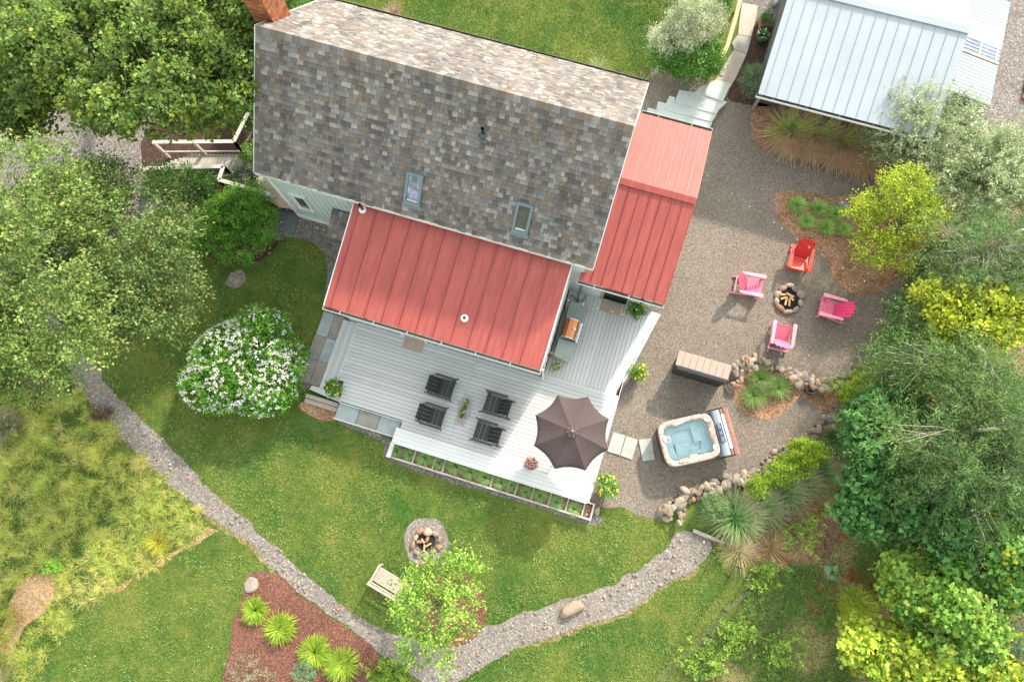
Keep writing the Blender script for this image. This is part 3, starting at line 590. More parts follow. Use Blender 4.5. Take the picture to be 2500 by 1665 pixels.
# ================================================================== SHED (top right)
shed = thing('shed', 'outbuilding with a pale silver standing seam metal roof at the top right', 'shed', (0, 0, 0), ANG)
SU0, SU1, SV0, SV1, SV2, SZ0, SZ1 = 3.70, 9.96, 15.78, 19.52, 23.3, 2.6, 3.7
su = [SU0, SU0+.25]+[SU0+.25+.41*i for i in range(1, 15)]; su = [x for x in su if x < SU1-.1]+[SU1]
seam_roof(shed, su, (SV0, SZ0), (SV1, SZ1), ALU, ALUS, rib=.03, rw=.015); seam_roof(shed, su, (SV2, SZ0), (SV1+.001, SZ1), ALU, ALUS, rib=.03, rw=.015)
MB().slab([(SU0, SV1-.22, SZ1), (SU1+.03, SV1-.22, SZ1), (SU1+.03, SV1, SZ1+.07), (SU0, SV1, SZ1+.07)], .012).slab([(SU1+.03, SV1+.22, SZ1), (SU0, SV1+.22, SZ1), (SU0, SV1+.001, SZ1+.07), (SU1+.03, SV1+.001, SZ1+.07)], .012).build('ridge_cap', ALU, shed)
gutter(shed, SU0-.05, SU1, SV0-.005, SZ0, -1, False, M('dark gutter', (.09, .10, .11), .5))
MB().box((SU0-.05, SV0-.125, SZ0-.09), (SU1, SV0-.118, SZ0+.01)).build('gutter_lip', WHITE, shed)
SHW_ = M('shed wall', (.22, .225, .22), .8, .15, 4)
wall('wall', ((3.98, 17.1), (9.8, 17.1), 0, 2.6, 2.6), M('shed front', (.10, .085, .075), .8, .2), shed, .3)
wall('wall', ((3.98, 23), (3.98, 17.1), 0, 2.6, 2.6), SHW_, shed, .3); wall('wall', ((9.8, 17.1), (9.8, 23), 0, 2.6, 2.6), SHW_, shed)
MB().box((4.0, 16.75, 0), (4.12, 16.87, 2.7)).build('post', SHW_, shed)
lean = thing('carport', 'corrugated metal lean-to roof with clear panels against the silver shed', 'lean-to', (0, 0, 0), ANG)
COR = M('corrugated metal', (.34, .39, .43), .5, .08, 1.5, metal=.1); CLR = M('milky panel', (.62, .65, .68), .3, .04, 3); PV = M('clear corrugated panel', (.22, .27, .36), .2, .3, 5)
def corr(name, v0, v1, mat, u0=9.98, u1=11.66, z0=2.85, z1=2.55):
    mb = MB(); k = int((v1-v0)/.035); vs = []
    for i in range(k+1):
        v = v0+(v1-v0)*i/k; dz = .014*math.sin(v*2*math.pi/.14)
        vs += [(u0, v, z0+dz), (u1, v, z1+dz)]
    mb.add(vs, [(2*i, 2*i+1, 2*i+3, 2*i+2) for i in range(k)]); return mb.build(name, mat, lean, True)
corr('roof_sheet', 17.62, 19.35, COR); corr('clear_sheet', 19.35, 19.95, PV); corr('milky_sheet', 19.95, 20.6, CLR); corr('roof_sheet', 20.6, 21.9, COR)
for u in (10.15, 10.85, 11.5): MB().slab([(u, 19.36, 2.87-.18*(u-9.98)), (u+.06, 19.36, 2.86-.18*(u-9.98)), (u+.06, 19.96, 2.86-.18*(u-9.98)), (u, 19.96, 2.87-.18*(u-9.98))], .02).build('rafter', WHITE, lean)
MB().slab([(9.98, 19.28, 2.88), (11.66, 19.28, 2.58), (11.66, 19.37, 2.58), (9.98, 19.37, 2.88)], .01).build('flashing', M('dirty flashing', (.4, .33, .25), .7, .4, 12), lean)
for u, v in ((11.5, 17.8), (11.5, 21.7), (11.5, 19.7)): MB().box((u, v, 0), (u+.1, v+.1, 2.52)).build('post', SHW_, lean)
MB().box((9.98, 17.66, 2.4), (11.6, 17.74, 2.5)).build('beam', SHW_, lean)
tb = thing('barrel', 'white plastic barrel beside the clear panel of the corrugated roof', 'barrel', H(11.95, 18.9, 0))
MB().lathe([(.24, 0), (.28, .1), (.28, .8), (.24, .88), (.0, .9)], 20).build('body', CLR, tb, True); MB().lathe([(.04, .88), (.04, .93), (0, .93)], 10, (.12, 0)).build('cap', GRAY, tb)
tb2 = copy_tree(tb); tb2.location = H(11.93, 18.15, -.1); tb2['label'] = 'white plastic barrel partly hidden under the lower edge of the corrugated roof'
ye = thing('yellow_tractor', 'yellow machine hood with a white panel just showing at the top edge of the photo', 'machine', H(10.75, 22.6, 0), ANG)
YEL = M('yellow paint', (.75, .34, .02), .4, .08, 2)
MB().box((-.45, -.3, .4), (.45, 1.3, 1.3)).build('hood', YEL, ye); MB().box((-.3, -.2, 1.3), (.3, .3, 1.36)).build('panel', WHITE, ye)
for sx in (-.55, .55): MB().tube([(sx-.1, .9, .4), (sx+.1, .9, .4)], .4, 18).build('wheel', BLK, ye, True)
MB().box((-.40, 1.301, .5), (.40, 1.36, 1.1)).build('grille', BLK, ye)
ww = thing('propane_tank', 'small white tank lying on gravel between the shed and the grey green willow', 'tank', P(1800+1615/2.8, 805/2.8, 0), ANG+.9)
MB().tube([(-.28, 0, .2), (-.22, 0, .2), (.22, 0, .2), (.28, 0, .2)], [.09, .17, .17, .09], 14).build('body', CLR, ww, True); MB().tube([(-.1, 0, .33), (-.1, 0, .45)], .05, 8).build('valve', BLK, ww)
for i in (-1, 1): MB().box((i*.15-.02, -.12, 0), (i*.15+.02, .12, .06)).build('foot', GRAY, ww)
ol = thing('log_pile', 'rusty orange timber offcuts on the gravel at the right edge', 'timber', P(2522, 225, 0), ANG)
for i, y in enumerate((-.45, -.1, .12, .42)): MB().box((-.4, y, .02), (.5, y+.14, .14)).build('timber', [M('orange wood', (.45, .16, .06), .8), GRAY][i == 1], ol)
# ladder behind pink grass
ld = thing('ladder', 'green ladder lying against the dark shed wall behind the plumed grasses', 'ladder', H(5.2, 16.15, 0), ANG)
GRN = M('green fibreglass', (.03, .22, .16), .5, .1)
for y in (0, .38): MB().box((-.2, y, .25+y*.5), (2.5, y+.07, .29+y*.5)).build('rail', GRN, ld)
for i in range(8): MB().tube([(i*.3, .03, .28), (i*.3, .4, .47)], .02, 6).build('rung', WHITE, ld)
# ================================================================== LEFT WALKWAY AND RAILINGS
kw = lambda x, y, z=.4: P(340+x/5.058, 250+y/5.058, z)
wk = thing('wooden_walkway', 'weathered wooden board walkway leading to the left end of the house', 'walkway')
WDB = M('weathered board', (.50, .46, .40), .8, .16, 4, .35, streak=(14, .8, 1)); WDT = M('tan board', (.52, .42, .31), .8, .12, 4, .3, streak=(14, .8, 1))
WPALE = M('pale rail', (.58, .57, .53), .7, .12, 5)
poly = [UV(kw(x, y)) for x, y in ((170, 800), (640, 645), (1300, 640), (1440, 560), (1560, 620), (1800, 900), (1950, 1330), (1710, 1290), (1150, 870), (1000, 800))]
pu = np.array([(p[0], p[1]) for p in poly]); u = pu[:, 0].min()
# boards run along v; each is clipped to the outline
def clipcol(poly, u0, u1):
    um = (u0+u1)/2; ys = []; n = len(poly)
    for i in range(n):
        a, b_ = poly[i], poly[(i+1) % n]
        if (a[0] > um) != (b_[0] > um): ys.append(a[1]+(b_[1]-a[1])*(um-a[0])/(b_[0]-a[0]))
    return (min(ys), max(ys)) if len(ys) >= 2 else None
wk.rotation_euler = (0, 0, ANG)
while u < pu[:, 0].max():
    c = clipcol(pu, u, u+.14)
    if c and c[1]-c[0] > .1: MB().box((u, c[0], .36), (u+.132, c[1], .4)).build('board', WDT if u > -12.9 else WDB, wk)
    u += .14
MB().box((-13.0, 7.9, .05), (-11.9, 7.94, .35)).build('fascia_board', M('red brown fascia', (.16, .06, .045), .7), wk)
def rail(label, pts, group=None, mesh_=False, dz=.95):
    t = thing('handrail', label, 'railing', (0, 0, 0), 0, group)
    for i in range(len(pts)-1):
        a, b_ = Vector(pts[i]), Vector(pts[i+1]); d = (b_-a).normalized(); s = Vector((-d.y, d.x, 0))*.07
        MB().slab([a-s, b_-s, b_+s, a+s], .035).build('top_rail', WPALE, t)
        lo = Vector((0, 0, -dz*.85)); s2 = s*.3; MB().slab([a-s2+lo, b_-s2+lo, b_+s2+lo, a+s2+lo], .07).build('lower_rail', WPALE, t)
        k = max(1, int((b_-a).length/1.5))
        for j in range(k+1):
            p = a+(b_-a)*j/k; MB().box((p.x-.045, p.y-.045, 0), (p.x+.045, p.y+.045, p.z-.036)).build('post', WPALE, t)
        if mesh_:
            mb = MB(); L = (b_-a).length; kk = int(L/.1)
            for j in range(kk):
                p = a+(b_-a)*j/kk; q = a+(b_-a)*min(1, (j+5)/kk)
                mb.tube([p+Vector((0, 0, -.04)), q+Vector((0, 0, -dz*.85))], .004, 3, False); mb.tube([q+Vector((0, 0, -.04)), p+Vector((0, 0, -dz*.85))], .004, 3, False)
            tag(mb.build('mesh_infill', GRAY, t), kind='stuff')
    return t
rail('pale railing with mesh infill along the near side of the wooden walkway', [kw(10, 815, 1.35), kw(1035, 790, 1.35), kw(980, 955, 1.35), kw(1600, 1130, 1.35)], mesh_=True)
rail('pale railing on the far side of the wooden walkway over dark mulch', [kw(165, 490, 1.35), kw(1165, 482, 1.35), kw(1340, 130, 1.35)])
hr = thing('handrail', 'yellow pine handrail beside the concrete walk', 'railing')
PINE = M('yellow pine', (.66, .44, .20), .6, .12, 4, .2, streak=(12, 1, 1))
hp = [k1c(385, -40, .95), k1c(320, 225, .95), k1c(205, 620, .95), k1c(150, 730, .95), k1c(22, 960, .95)]
for i in range(len(hp)-1):
    a, b_ = hp[i], hp[i+1]; d = (b_-a).normalized(); s = Vector((-d.y, d.x, 0))*.075; MB().slab([a-s, b_-s, b_+s, a+s], .04).build('top_rail', PINE, hr)
for p in (hp[0], hp[2], hp[4]): MB().box((p.x-.05, p.y-.05, 0), (p.x+.05, p.y+.05, p.z-.041)).build('post', PINE, hr)
# ================================================================== FURNITURE
def chair(name, label, group, seatm, backm, armm, style):
    """faces +x; seat slats, back slats, arms, legs are parts"""
    t = thing(name, label, 'chair', group=group); W = .60; hw = W/2
    def slab4(nm, q, th, m): return MB().slab(q, th).build(nm, m, t)
    ns = 5 if style == 'a' else 3; x0, x1, z0, z1 = (-.12, .36, .24, .37)
    L = (x1-x0)/ns
    for i in range(ns):
        a = x0+L*i+.006; b_ = x0+L*(i+1)-(.008 if style == 'a' else .016); za = z0+(z1-z0)*(a-x0)/(x1-x0); zb = z0+(z1-z0)*(b_-x0)/(x1-x0)
        slab4('seat_slat', [(a, -hw+.03, za), (b_, -hw+.03, zb), (b_, hw-.03, zb), (a, hw-.03, za)], .02, seatm)
    MB().box((.352, -hw+.02, .22), (.375, hw-.02, .38)).build('front_rail', seatm, t)
    nb = 5 if style == 'a' else 4; bx0, bz0, bx1, bz1 = -.13, .22, -.55 if style == 'a' else -.50, .92 if style == 'a' else .70; wB = (W-.08)/nb
    for i in range(nb):
        y0 = -hw+.04+wB*i+.005; y1 = y0+wB-.010; ym = (y0+y1)/2; k = 1-(abs(ym)/hw)**2*.22 if style == 'a' else 1
        fan = 1.12 if style == 'a' else 1
        tx, tz = bx0+(bx1-bx0)*k, bz0+(bz1-bz0)*k
        q = [(bx0, y1, bz0), (bx0, y0, bz0), (tx, y0*fan, tz), (tx, y1*fan, tz)]
        if style == 'a':                          # rounded slat top
            nn = Vector((bz1-bz0, 0, bx0-bx1)).normalized()*.018; e = .045; ds = Vector((bx1-bx0, 0, bz1-bz0)).normalized()*e
            t1 = [Vector(q[0]), Vector(q[1]), Vector(q[2]), Vector((tx, ym*fan-.02, tz))+ds, Vector((tx, ym*fan+.02, tz))+ds, Vector(q[3])]
            MB().add([v-nn for v in t1]+t1, [(11, 10, 9, 8, 7, 6), (0, 1, 2, 3, 4, 5)]+[(i_, (i_+1) % 6, (i_+1) % 6+6, i_+6)[::-1] for i_ in range(6)]).build('back_slat', backm, t)
        else: slab4('back_slat', q, .02, backm)
    for s in (-1, 1):
        y = s*(hw+.045); a = .13 if style == 'a' else .085
        ylo, yhi = y-a/2, y+a/2
        if style == 'a':
            pts = [(-.42, y-.035), (-.30, y-a/2*.8), (.30, y-a/2), (.40, y-a/2), (.42, y-a/2+.02), (.42, y+a/2-.02), (.40, y+a/2), (.28, y+a/2), (-.30, y+a/2*.6), (-.42, y+.03)]
        else: pts = [(-.34, ylo), (.36, ylo), (.40, ylo+.02*(1)), (.40, yhi), (-.34, yhi)]
        MB().prism(pts, .545, .57).build('arm', armm, t)
        MB().box((.27, y-.012-s*.02, 0), (.37, y+.012-s*.02, .544)).build('leg', armm, t)
        MB().slab([(-.62, y-s*.045-.012, .0+.06), (.35, y-s*.045-.012, .36), (.35, y-s*.045+.012, .36), (-.62, y-s*.045+.012, .06)], .09).build('rear_leg', armm, t)
        if style != 'a': MB().prism([(.36, y-.02), (.47, y-s*(-.05)-.02), (.47, y+s*.05+.03), (.36, y+.03)], .46, .544).build('arm_bracket', armm, t)
    MB().box((-.40, -hw-.02, .56-.06), (-.37, hw+.02, .56-.001)).build('back_brace', armm, t); MB().box((-.50, -hw-.03, .09), (-.46, hw+.03, .14)).build('stretcher', armm, t)
    return t
PK = M('pink paint', (.72, .115, .19), .5, .1, 5); PKL = M('pink faded', (.80, .20, .33), .5, .1, 5); PKP = M('pink arm', (.85, .32, .42), .5, .08, 5)
PK2 = M('magenta paint', (.72, .05, .17), .5, .1, 5); RD = M('red paint', (.60, .012, .010), .45, .1, 5); RDL = M('red orange paint', (.80, .07, .045), .45, .08, 5); CHR = M('charcoal paint', (.018, .022, .025), .5, .12, 6)
CHR2 = M('charcoal paint worn', (.030, .036, .040), .5, .12, 6)
for args, px, py, deg in (((('adirondack_chair', 'pink adirondack chair left of the fire pit, facing right', 'pink adirondack chairs', PKL, PK, PKP, 'a')), 1834, 697, -13),
                          ((('adirondack_chair', 'deep pink adirondack chair with round back, right of the fire pit', 'pink adirondack chairs', PKL, PK2, PKP, 'a')), 2030, 753, 163),
                          ((('adirondack_chair', 'pink adirondack chair below the fire pit, its back to the storage cabinet', 'pink adirondack chairs', PK, PKL, PKP, 'a')), 1909, 818, 77),
                          ((('adirondack_chair', 'bright red adirondack chair above the fire pit beside the wood chip bed', None, RDL, RD, RDL, 'a')), 1953, 634, 254)):
    c = chair(*args); c.location = P(px, py, .4)*1.0; c.location.z = Z1*2; c.rotation_euler[2] = math.radians(deg); c.scale = (1.06, 1.06, 1.06)
bc = chair('deck_chair', 'black low deck chair nearest the red roof, facing the driftwood planter', 'black chairs on the deck', CHR, CHR, CHR2, 'b')
B4_ = [(1080, 945, 0, None), (1056, 1015, 0, 'black low deck chair next to the white platform strip and the grass planter, facing right'), (1210, 988, 180, 'black low deck chair right of the driftwood planter, facing left'), (1186, 1056, 180, 'black low deck chair half on the sunlit deck edge, nearest the umbrella')]
for i, (px, py, dg, lb) in enumerate(B4_):
    c = bc if i == 0 else copy_tree(bc); c.location = P(px, py, .9); c.location.z = ZD+.002; c.rotation_euler[2] = ANG+math.radians(dg)
    c.scale = (1.04, 1.06, 1.05)
    if lb: c['label'] = lb
# driftwood planter
dw = thing('driftwood_planter', 'hollow grey driftwood stump planted with green succulents between the black chairs', 'planter', P(1134, 998, .55), math.radians(72)); dw.location.z = ZD
DW = M('driftwood', (.42, .37, .34), .9, .3, 12, .7, streak=(3, 16, 6))
bmx = bmesh.new(); bmesh.ops.create_icosphere(bmx, subdivisions=4, radius=1)
for v in bmx.verts:
    c = v.co; k = 1+.28*noise.noise(Vector((c.x*1.2, c.y*5, c.z*4)))+.12*noise.noise(c*9)
    if c.z > .25 and abs(c.y) < .6 and abs(c.x) < .75: c.z = .0
    v.co = Vector((c.x*.40*k, c.y*.19*k+.04*math.sin(c.x*4), max(0, (c.z*.6+.6)*.13)*k))
me = bpy.data.meshes.new('stump'); bmx.to_mesh(me); bmx.free(); me.materials.append(DW); link('stump', me, dw)
for i in range(3): MB().slab([(-.42+.02*i, -.14+.1*i, .10), (-.58, -.17+.13*i, .05), (-.56, -.10+.13*i, .05), (-.30, -.10+.10*i, .12)], .03).build('root', DW, dw)
SUC = [leafmat('succulent leaf', .15, .4)]
V_, C_ = [], []
for k in range(14):
    cx, cy = -.33+.66*(k/13)+rng.normal(0, .02), rng.normal(0, .045); n = 26; a = rng.uniform(0, 6.28, n); d = np.stack([np.cos(a), np.sin(a), rng.uniform(.2, 1.2, n)], 1)
    pl = [[(.10, .22, .05), (.16, .30, .06)], [(.35, .50, .08)], [(.20, .09, .07), (.12, .16, .06)], [(.05, .16, .06)]][int(rng.integers(0, 4))]
    v_, c_ = leaves(np.tile([cx, cy, .14], (n, 1)), norm(d), .06, .6, pl); V_.append(v_); C_.append(c_)
link('succulents', npmesh('succulents', np.concatenate(V_), 4, np.concatenate(C_), SUC[0]), dw)
# umbrella
um = thing('patio_umbrella', 'large octagonal brown patio umbrella open over the deck corner', 'umbrella', (1.31, 1.93, ZD), 0)
CANV = M('brown canvas', (.070, .050, .050), .85, .08, 2, .15, fine=.06)
R_, z0, z1 = 1.33, 2.3-ZD, 2.78-ZD
def cano_pt(a, t): # a in 0..8 segments, t radial 0..1
    k = math.floor(a+1e-9); f = a-k; sag = 1-.075*4*f*(1-f)*t; A0 = math.radians(64.3+45*k); A1 = A0+math.pi/4
    r = R_*t*sag; x = (math.cos(A0)*(1-f)+math.cos(A1)*f)*r; y = (math.sin(A0)*(1-f)+math.sin(A1)*f)*r
    z = z1-(z1-z0)*(t**1.08)-.035*4*f*(1-f)*t
    return (x, y, z)
mb = MB(); G = 8; vs = []; fs = []
for i in range(G+1):
    for j in range(G+1): vs.append(cano_pt(min(j/G, .99999), .06+.94*i/G))
vs += [(x, y, z-.012) for x, y, z in vs[-(G+1):]]
for i in range(G):
    for j in range(G): a = i*(G+1)+j; fs.append((a, a+G+1, a+G+2, a+1))
base = (G+1)*G
for j in range(G): fs.append((base+j, base+G+1+j, base+G+2+j, base+j+1))
mb.add(vs, fs); cme = mb.mesh('canopy_panel', CANV, True)
for k in range(8): link('canopy_panel', cme, um, rot=(0, 0, math.pi/4*k))
for k in range(8):
    A0 = math.radians(64.3+45*k); MB().tube([(0, 0, z1-.03), (math.cos(A0)*R_*.5, math.sin(A0)*R_*.5, (z0+z1)/2-.01), (math.cos(A0)*R_, math.sin(A0)*R_, z0-.012)], .010, 5).build('rib', BLK, um)
    MB().tube([(math.cos(A0)*.03, math.sin(A0)*.03, z0-.25), (math.cos(A0)*R_*.5, math.sin(A0)*R_*.5, (z0+z1)/2-.03)], .008, 5).build('strut', BLK, um)
mb = MB(); vs = []; fs = []                     # ruffled cap
for i in range(5):
    for j in range(48): a = 2*math.pi*j/48; r = .02+.045*i; vs.append((r*math.cos(a)*(1+.10*math.sin(a*8)*(i/4)), r*math.sin(a)*(1+.10*math.sin(a*8)*(i/4)), z1+.065-.015*i+.014*math.sin(a*8)*i/4))
for i in range(4):
    for j in range(48): fs.append((i*48+j, (i+1)*48+j, (i+1)*48+(j+1) % 48, i*48+(j+1) % 48))
mb.add(vs, fs).build('vent_cap', M('brown canvas cap', (.09, .062, .06), .85), um, True)
MB().lathe([(.035, z1+.05), (.04, z1+.08), (.025, z1+.11), (0, z1+.12)], 12).build('finial', M('silver finial', (.6, .6, .6), .3, metal=.8), um, True)
MB().tube([(0, 0, 0), (0, 0, z1)], .022, 10).build('pole', M('grey pole', (.3, .3, .3), .4, metal=.5), um)
MB().lathe([(.28, 0), (.28, .05), (.06, .07), (.04, .3), (0, .3)], 20).build('base', BLK, um)
# doormats
def mat_(label, u0, v0, u1, v1):
    t = thing('doormat', label, 'doormat', H((u0+u1)/2, (v0+v1)/2, ZD+.004), ANG); w, d = (u1-u0)/2, (v1-v0)/2
    MB().box((-w, -d, 0), (w, d, .012)).build('backing', M('mat brown', (.22, .15, .12), .95, .2), t)
    k = 11
    for i in range(k): y = -d+(2*d)*(i+.5)/k; MB().box((-w-.01, y-.011, .0121), (w+.01, y+.008, .022)).build('stripe', M('mat cream', (.66, .55, .46), .95, .15, 20), t)
mat_('striped brown and cream doormat at the sage door under the big red roof', -6.09, 3.55, -5.34, 3.965); mat_('striped doormat in front of the dark annex door', .50, 6.98, 1.2, 7.42)
# counters and grill
CT = M('grey green counter', (.24, .29, .275), .5, .12, 2.5, .1); CB = M('pale cabinet', (.55, .54, .47), .6, .08, 4)
def counter(label, u0, v0, u1, v1):
    t = thing('outdoor_counter', label, 'counter', H((u0+u1)/2, (v0+v1)/2, ZD+.002), ANG); w, d = (u1-u0)/2, (v1-v0)/2
    MB().box((-w+.03, -d+.03, .06), (w-.03, d-.03, .76)).build('cabinet', CB, t); MB().box((-w, -d, .761), (w, d, .80)).build('countertop', CT, t)
    MB().box((-w+.05, -d+.05, 0), (w-.05, d-.05, .059)).build('toe_kick', DARK, t)
    for s in (0, 1): MB().box((w-.0299, -d+.05+s*(d-.04), .1), (w-.015, -.01+s*(d-.04), .72)).build('door', CB, t)
counter('grey topped outdoor counter on the annex side of the copper grill', -.62, 6.14, .0, 6.82); counter('grey topped outdoor counter beside the orange flower pot', -.64, 4.76, -.05, 5.40)
gr = thing('gas_grill', 'gas barbecue grill with a copper coloured lid against the white wall', 'grill', H(-.30, 5.78, ZD+.002), ANG)
COP = M('copper lid', (.50, .20, .09), .22, .06, 3, metal=.85); STEEL = M('stainless steel', (.62, .63, .64), .28, .06, 5, metal=.9)
prof = [(-.30, .80), (-.31, .95), (-.26, 1.08), (-.14, 1.16), (.02, 1.17), (.14, 1.10), (.22, .97), (.25, .82)]
mb = MB(); mb.add([(x, -.33, z) for x, z in prof]+[(x, .33, z) for x, z in prof], [(i, i+1, i+9, i+8) for i in range(7)]+[tuple(range(7, -1, -1)), tuple(range(8, 16))]); mb.build('lid', COP, gr)
for y in (-.355, .331): mb = MB(); mb.add([(x*1.03, y, z*1.0+.006) for x, z in prof]+[(x*1.03, y+.024, z+.006) for x, z in prof], [(i, i+1, i+9, i+8) for i in range(7)]+[tuple(range(7, -1, -1)), tuple(range(8, 16))]); mb.build('lid_end', STEEL, gr)
MB().box((-.27, -.37, .05), (.24, .37, .79)).build('firebox', BLK, gr); MB().box((.241, -.36, .66), (.33, .36, .80)).build('control_panel', STEEL, gr)
MB().tube([(.18, -.28, 1.06), (.27, -.28, 1.04), (.27, .28, 1.04), (.18, .28, 1.06)], .016, 8).build('handle', STEEL, gr)
MB().lathe([(.045, 1.165), (.045, 1.185), (0, 1.187)], 16, (.10, .0)).build('thermometer', STEEL, gr)
for i in range(4): MB().tube([(.33, -.25+.166*i, .73), (.365, -.25+.166*i, .73)], .022, 10).build('knob', BLK, gr)
MB().tube([(-.28, .35, .84), (-.28, -.36, .84)], .02, 6).build('hose', M('orange cord', (.5, .2, .05), .6), gr)
# hanging lamp above the second counter
lp = thing('hanging_lamp', 'round dark metal lamp fixed on the corner wall above the small counter', 'lamp', H(-.74, 4.62, 0), ANG)
MB().lathe([(.11, 1.9), (.115, 1.95), (.06, 2.05), (.03, 2.08), (.03, 2.12), (0, 2.13)], 20).build('shade', M('aged metal', (.12, .09, .08), .5, .2, metal=.4), lp, True)
MB().tube([(0, 0, 2.12), (-.1, 0, 2.2)], .012, 6).build('arm', BLK, lp); MB().box((-.099, -.04, 2.12), (-.075, .04, 2.28)).build('mount', WHITE, lp)
# cable on the side deck
cb = [k_ for k_ in ((1075, 240), (1120, 205), (1165, 215), (1215, 280), (1290, 340), (1360, 350), (1430, 320), (1465, 260), (1468, 190))]
cv = thing('power_cable', 'black power cable looping from the wall box over the deck boards', 'cable')
MB().tube([P(1280+x/9.8, 700+y/9.8, ZD+.015) for x, y in cb], .010, 6).build('cable', BLK, cv); MB().tube([P(1280+x/9.8, 700+y/9.8, ZD+.015) for x, y in ((1050, 290), (985, 400), (960, 560), (990, 690))], .009, 6).build('cable', BLK, cv)
cv2 = thing('power_cable', 'black hose dropping behind the copper grill beside the white wall', 'cable')
MB().tube([P(1280+x/9.8, 700+y/9.8, ZD+.3) for x, y in ((800, 1140), (740, 1180), (720, 1230), (770, 1330), (740, 1410), (700, 1370), (690, 1300))], .012, 6).build('hose', BLK, cv2)
# storage cabinet with board lid
sc = thing('storage_cabinet', 'dark garden storage cabinet with a lid of eight grey brown boards', 'storage cabinet', H(0, 0, 0), ANG)
LID = M('grey brown board', (.40, .32, .275), .8, .12, 4, .4, streak=(14, 1, 1)); SCB = M('black brown slat', (.035, .03, .03), .7, .3, 8); 
MB().box((3.66, 5.60, .02), (5.42, 6.12, 1.12)).build('body', SCB, sc)
for i in range(7): MB().box((3.66, 5.58, .05+i*.155), (5.42, 5.599, .19+i*.155)).build('slat', SCB, sc)
bw = 1.90/8.0
for i in range(8):
    a = 3.555+bw*i if i else 3.555; b_ = 3.555+bw*(i+1)-.010
    MB().slab([(a, 5.70, 1.17), (b_, 5.70, 1.17), (b_, 6.22+rng.uniform(-.008, .008), 1.23), (a, 6.22, 1.23)], .025).build('lid_board', LID, sc)
MB().slab([(3.60, 5.64, 1.125), (5.46, 5.64, 1.125), (5.46, 5.715, 1.165), (3.60, 5.715, 1.165)], .05).build('lid_edge', M('grey lip', (.11, .125, .14), .5), sc)
for u in (3.85, 4.12): MB().box((u, 5.57, .98), (u+.01, 5.579, 1.06)).build('latch', WHITE, sc)
# hot tub
ht = thing('hot_tub', 'square hot tub with marbled pink and cream rim and clear water', 'hot tub', ((4.74+4.3+6.26+6.65)/4, (.81+2.34+2.77+1.16)/4, Z1*2), math.radians(12.6))
m, n, b = nodes('marbled acrylic'); v = tex(n, 3.2, detail=8, rough=.7); v.inputs['Distortion'].default_value = 3.0
n.links.new(ramp(n, v.outputs[0], [(.30, (.08, .06, .06)), (.42, (.30, .20, .17)), (.52, (.48, .35, .29)), (.65, (.55, .46, .41)), (.8, (.40, .24, .18))]), b.inputs['Base Color']); b.inputs['Roughness'].default_value = .2; b.inputs['Coat Weight'].default_value = .4; MARB = m
m, n, b = nodes('tub basin'); v = tex(n, 2.6, detail=7, rough=.7); v.inputs['Distortion'].default_value = 3.5
n.links.new(ramp(n, v.outputs[0], [(.3, (.42, .58, .66)), (.45, (.62, .74, .76)), (.6, (.78, .82, .78)), (.75, (.85, .81, .74))]), b.inputs['Base Color']); b.inputs['Roughness'].default_value = .4; BASN = m
m, n, b = nodes('tub water'); mx = N(n, 'ShaderNodeMixShader'); tr = N(n, 'ShaderNodeBsdfTransparent'); tr.inputs[0].default_value = (.86, .95, .97, 1); gl = N(n, 'ShaderNodeBsdfGlossy'); gl.inputs['Roughness'].default_value = .06; fr = N(n, 'ShaderNodeFresnel'); fr.inputs[0].default_value = 1.33
bp = N(n, 'ShaderNodeBump'); bp.inputs['Strength'].default_value = .35; bp.inputs['Distance'].default_value = .05; n.links.new(tex(n, 7, detail=3).outputs[0], bp.inputs['Height']); n.links.new(bp.outputs[0], gl.inputs['Normal']); n.links.new(bp.outputs[0], fr.inputs['Normal'])
n.links.new(fr.outputs[0], mx.inputs[0]); n.links.new(tr.outputs[0], mx.inputs[1]); n.links.new(gl.outputs[0], mx.inputs[2]); n.links.new(mx.outputs[0], n.nodes['Material Output'].inputs[0]); WAT = m
def rrect(w, d, r, k=64, wob=None):
    out = []
    for i in range(k):
        a = 2*math.pi*i/k; c, s = math.cos(a), math.sin(a); p = 5.5; q = (abs(c)**p+abs(s)**p)**(-1/p); x, y = c*q*w, s*q*d
        if wob: x, y = wob(x, y, a)
        out.append((x, y))
    return out
def wob(x, y, a):
    k = 1-.12*math.exp(-((x+.25)/.22)**2)*(y > .4)-.10*math.exp(-((x-.35)/.3)**2)*(y < -.4)-.07*math.exp(-((y-.05)/.25)**2)*(x > .5)
    return x*(k if abs(x) > .6 else 1), y*(k if abs(y) > .4 else 1)
TW, TD, TH = 1.0, .81, .88; K = 96
rings = [(rrect(TW-.05, TD-.05, .2, K), 0), (rrect(TW-.05, TD-.05, .2, K), TH-.09)]
mb = MB()
for ring, z in rings: mb.v += [(x, y, z) for x, y in ring]
mb.f += [(i, (i+1) % K, K+(i+1) % K, K+i) for i in range(K)]; mb.m += [0]*K
mb.build('cabinet', M('tub cabinet', (.075, .055, .05), .7, .2, 6), ht)
rr = [(rrect(TW-.02, TD-.02, .2, K), TH-.10), (rrect(TW, TD, .2, K), TH-.06), (rrect(TW-.015, TD-.015, .2, K), TH-.01), (rrect(TW-.06, TD-.06, .2, K), TH), (rrect(TW-.15, TD-.14, .2, K), TH-.015), (rrect(TW-.18, TD-.17, .2, K, wob), TH-.06), (rrect(TW-.21, TD-.19, .2, K, wob), TH-.17)]
mb = MB(); mb.v = [(x, y, z) for r, z in rr for x, y in r]; mb.f = [(j*K+i, j*K+(i+1) % K, (j+1)*K+(i+1) % K, (j+1)*K+i) for j in range(len(rr)-1) for i in range(K)]; mb.m = [0]*len(mb.f)
mb.build('rim', MARB, ht, True)
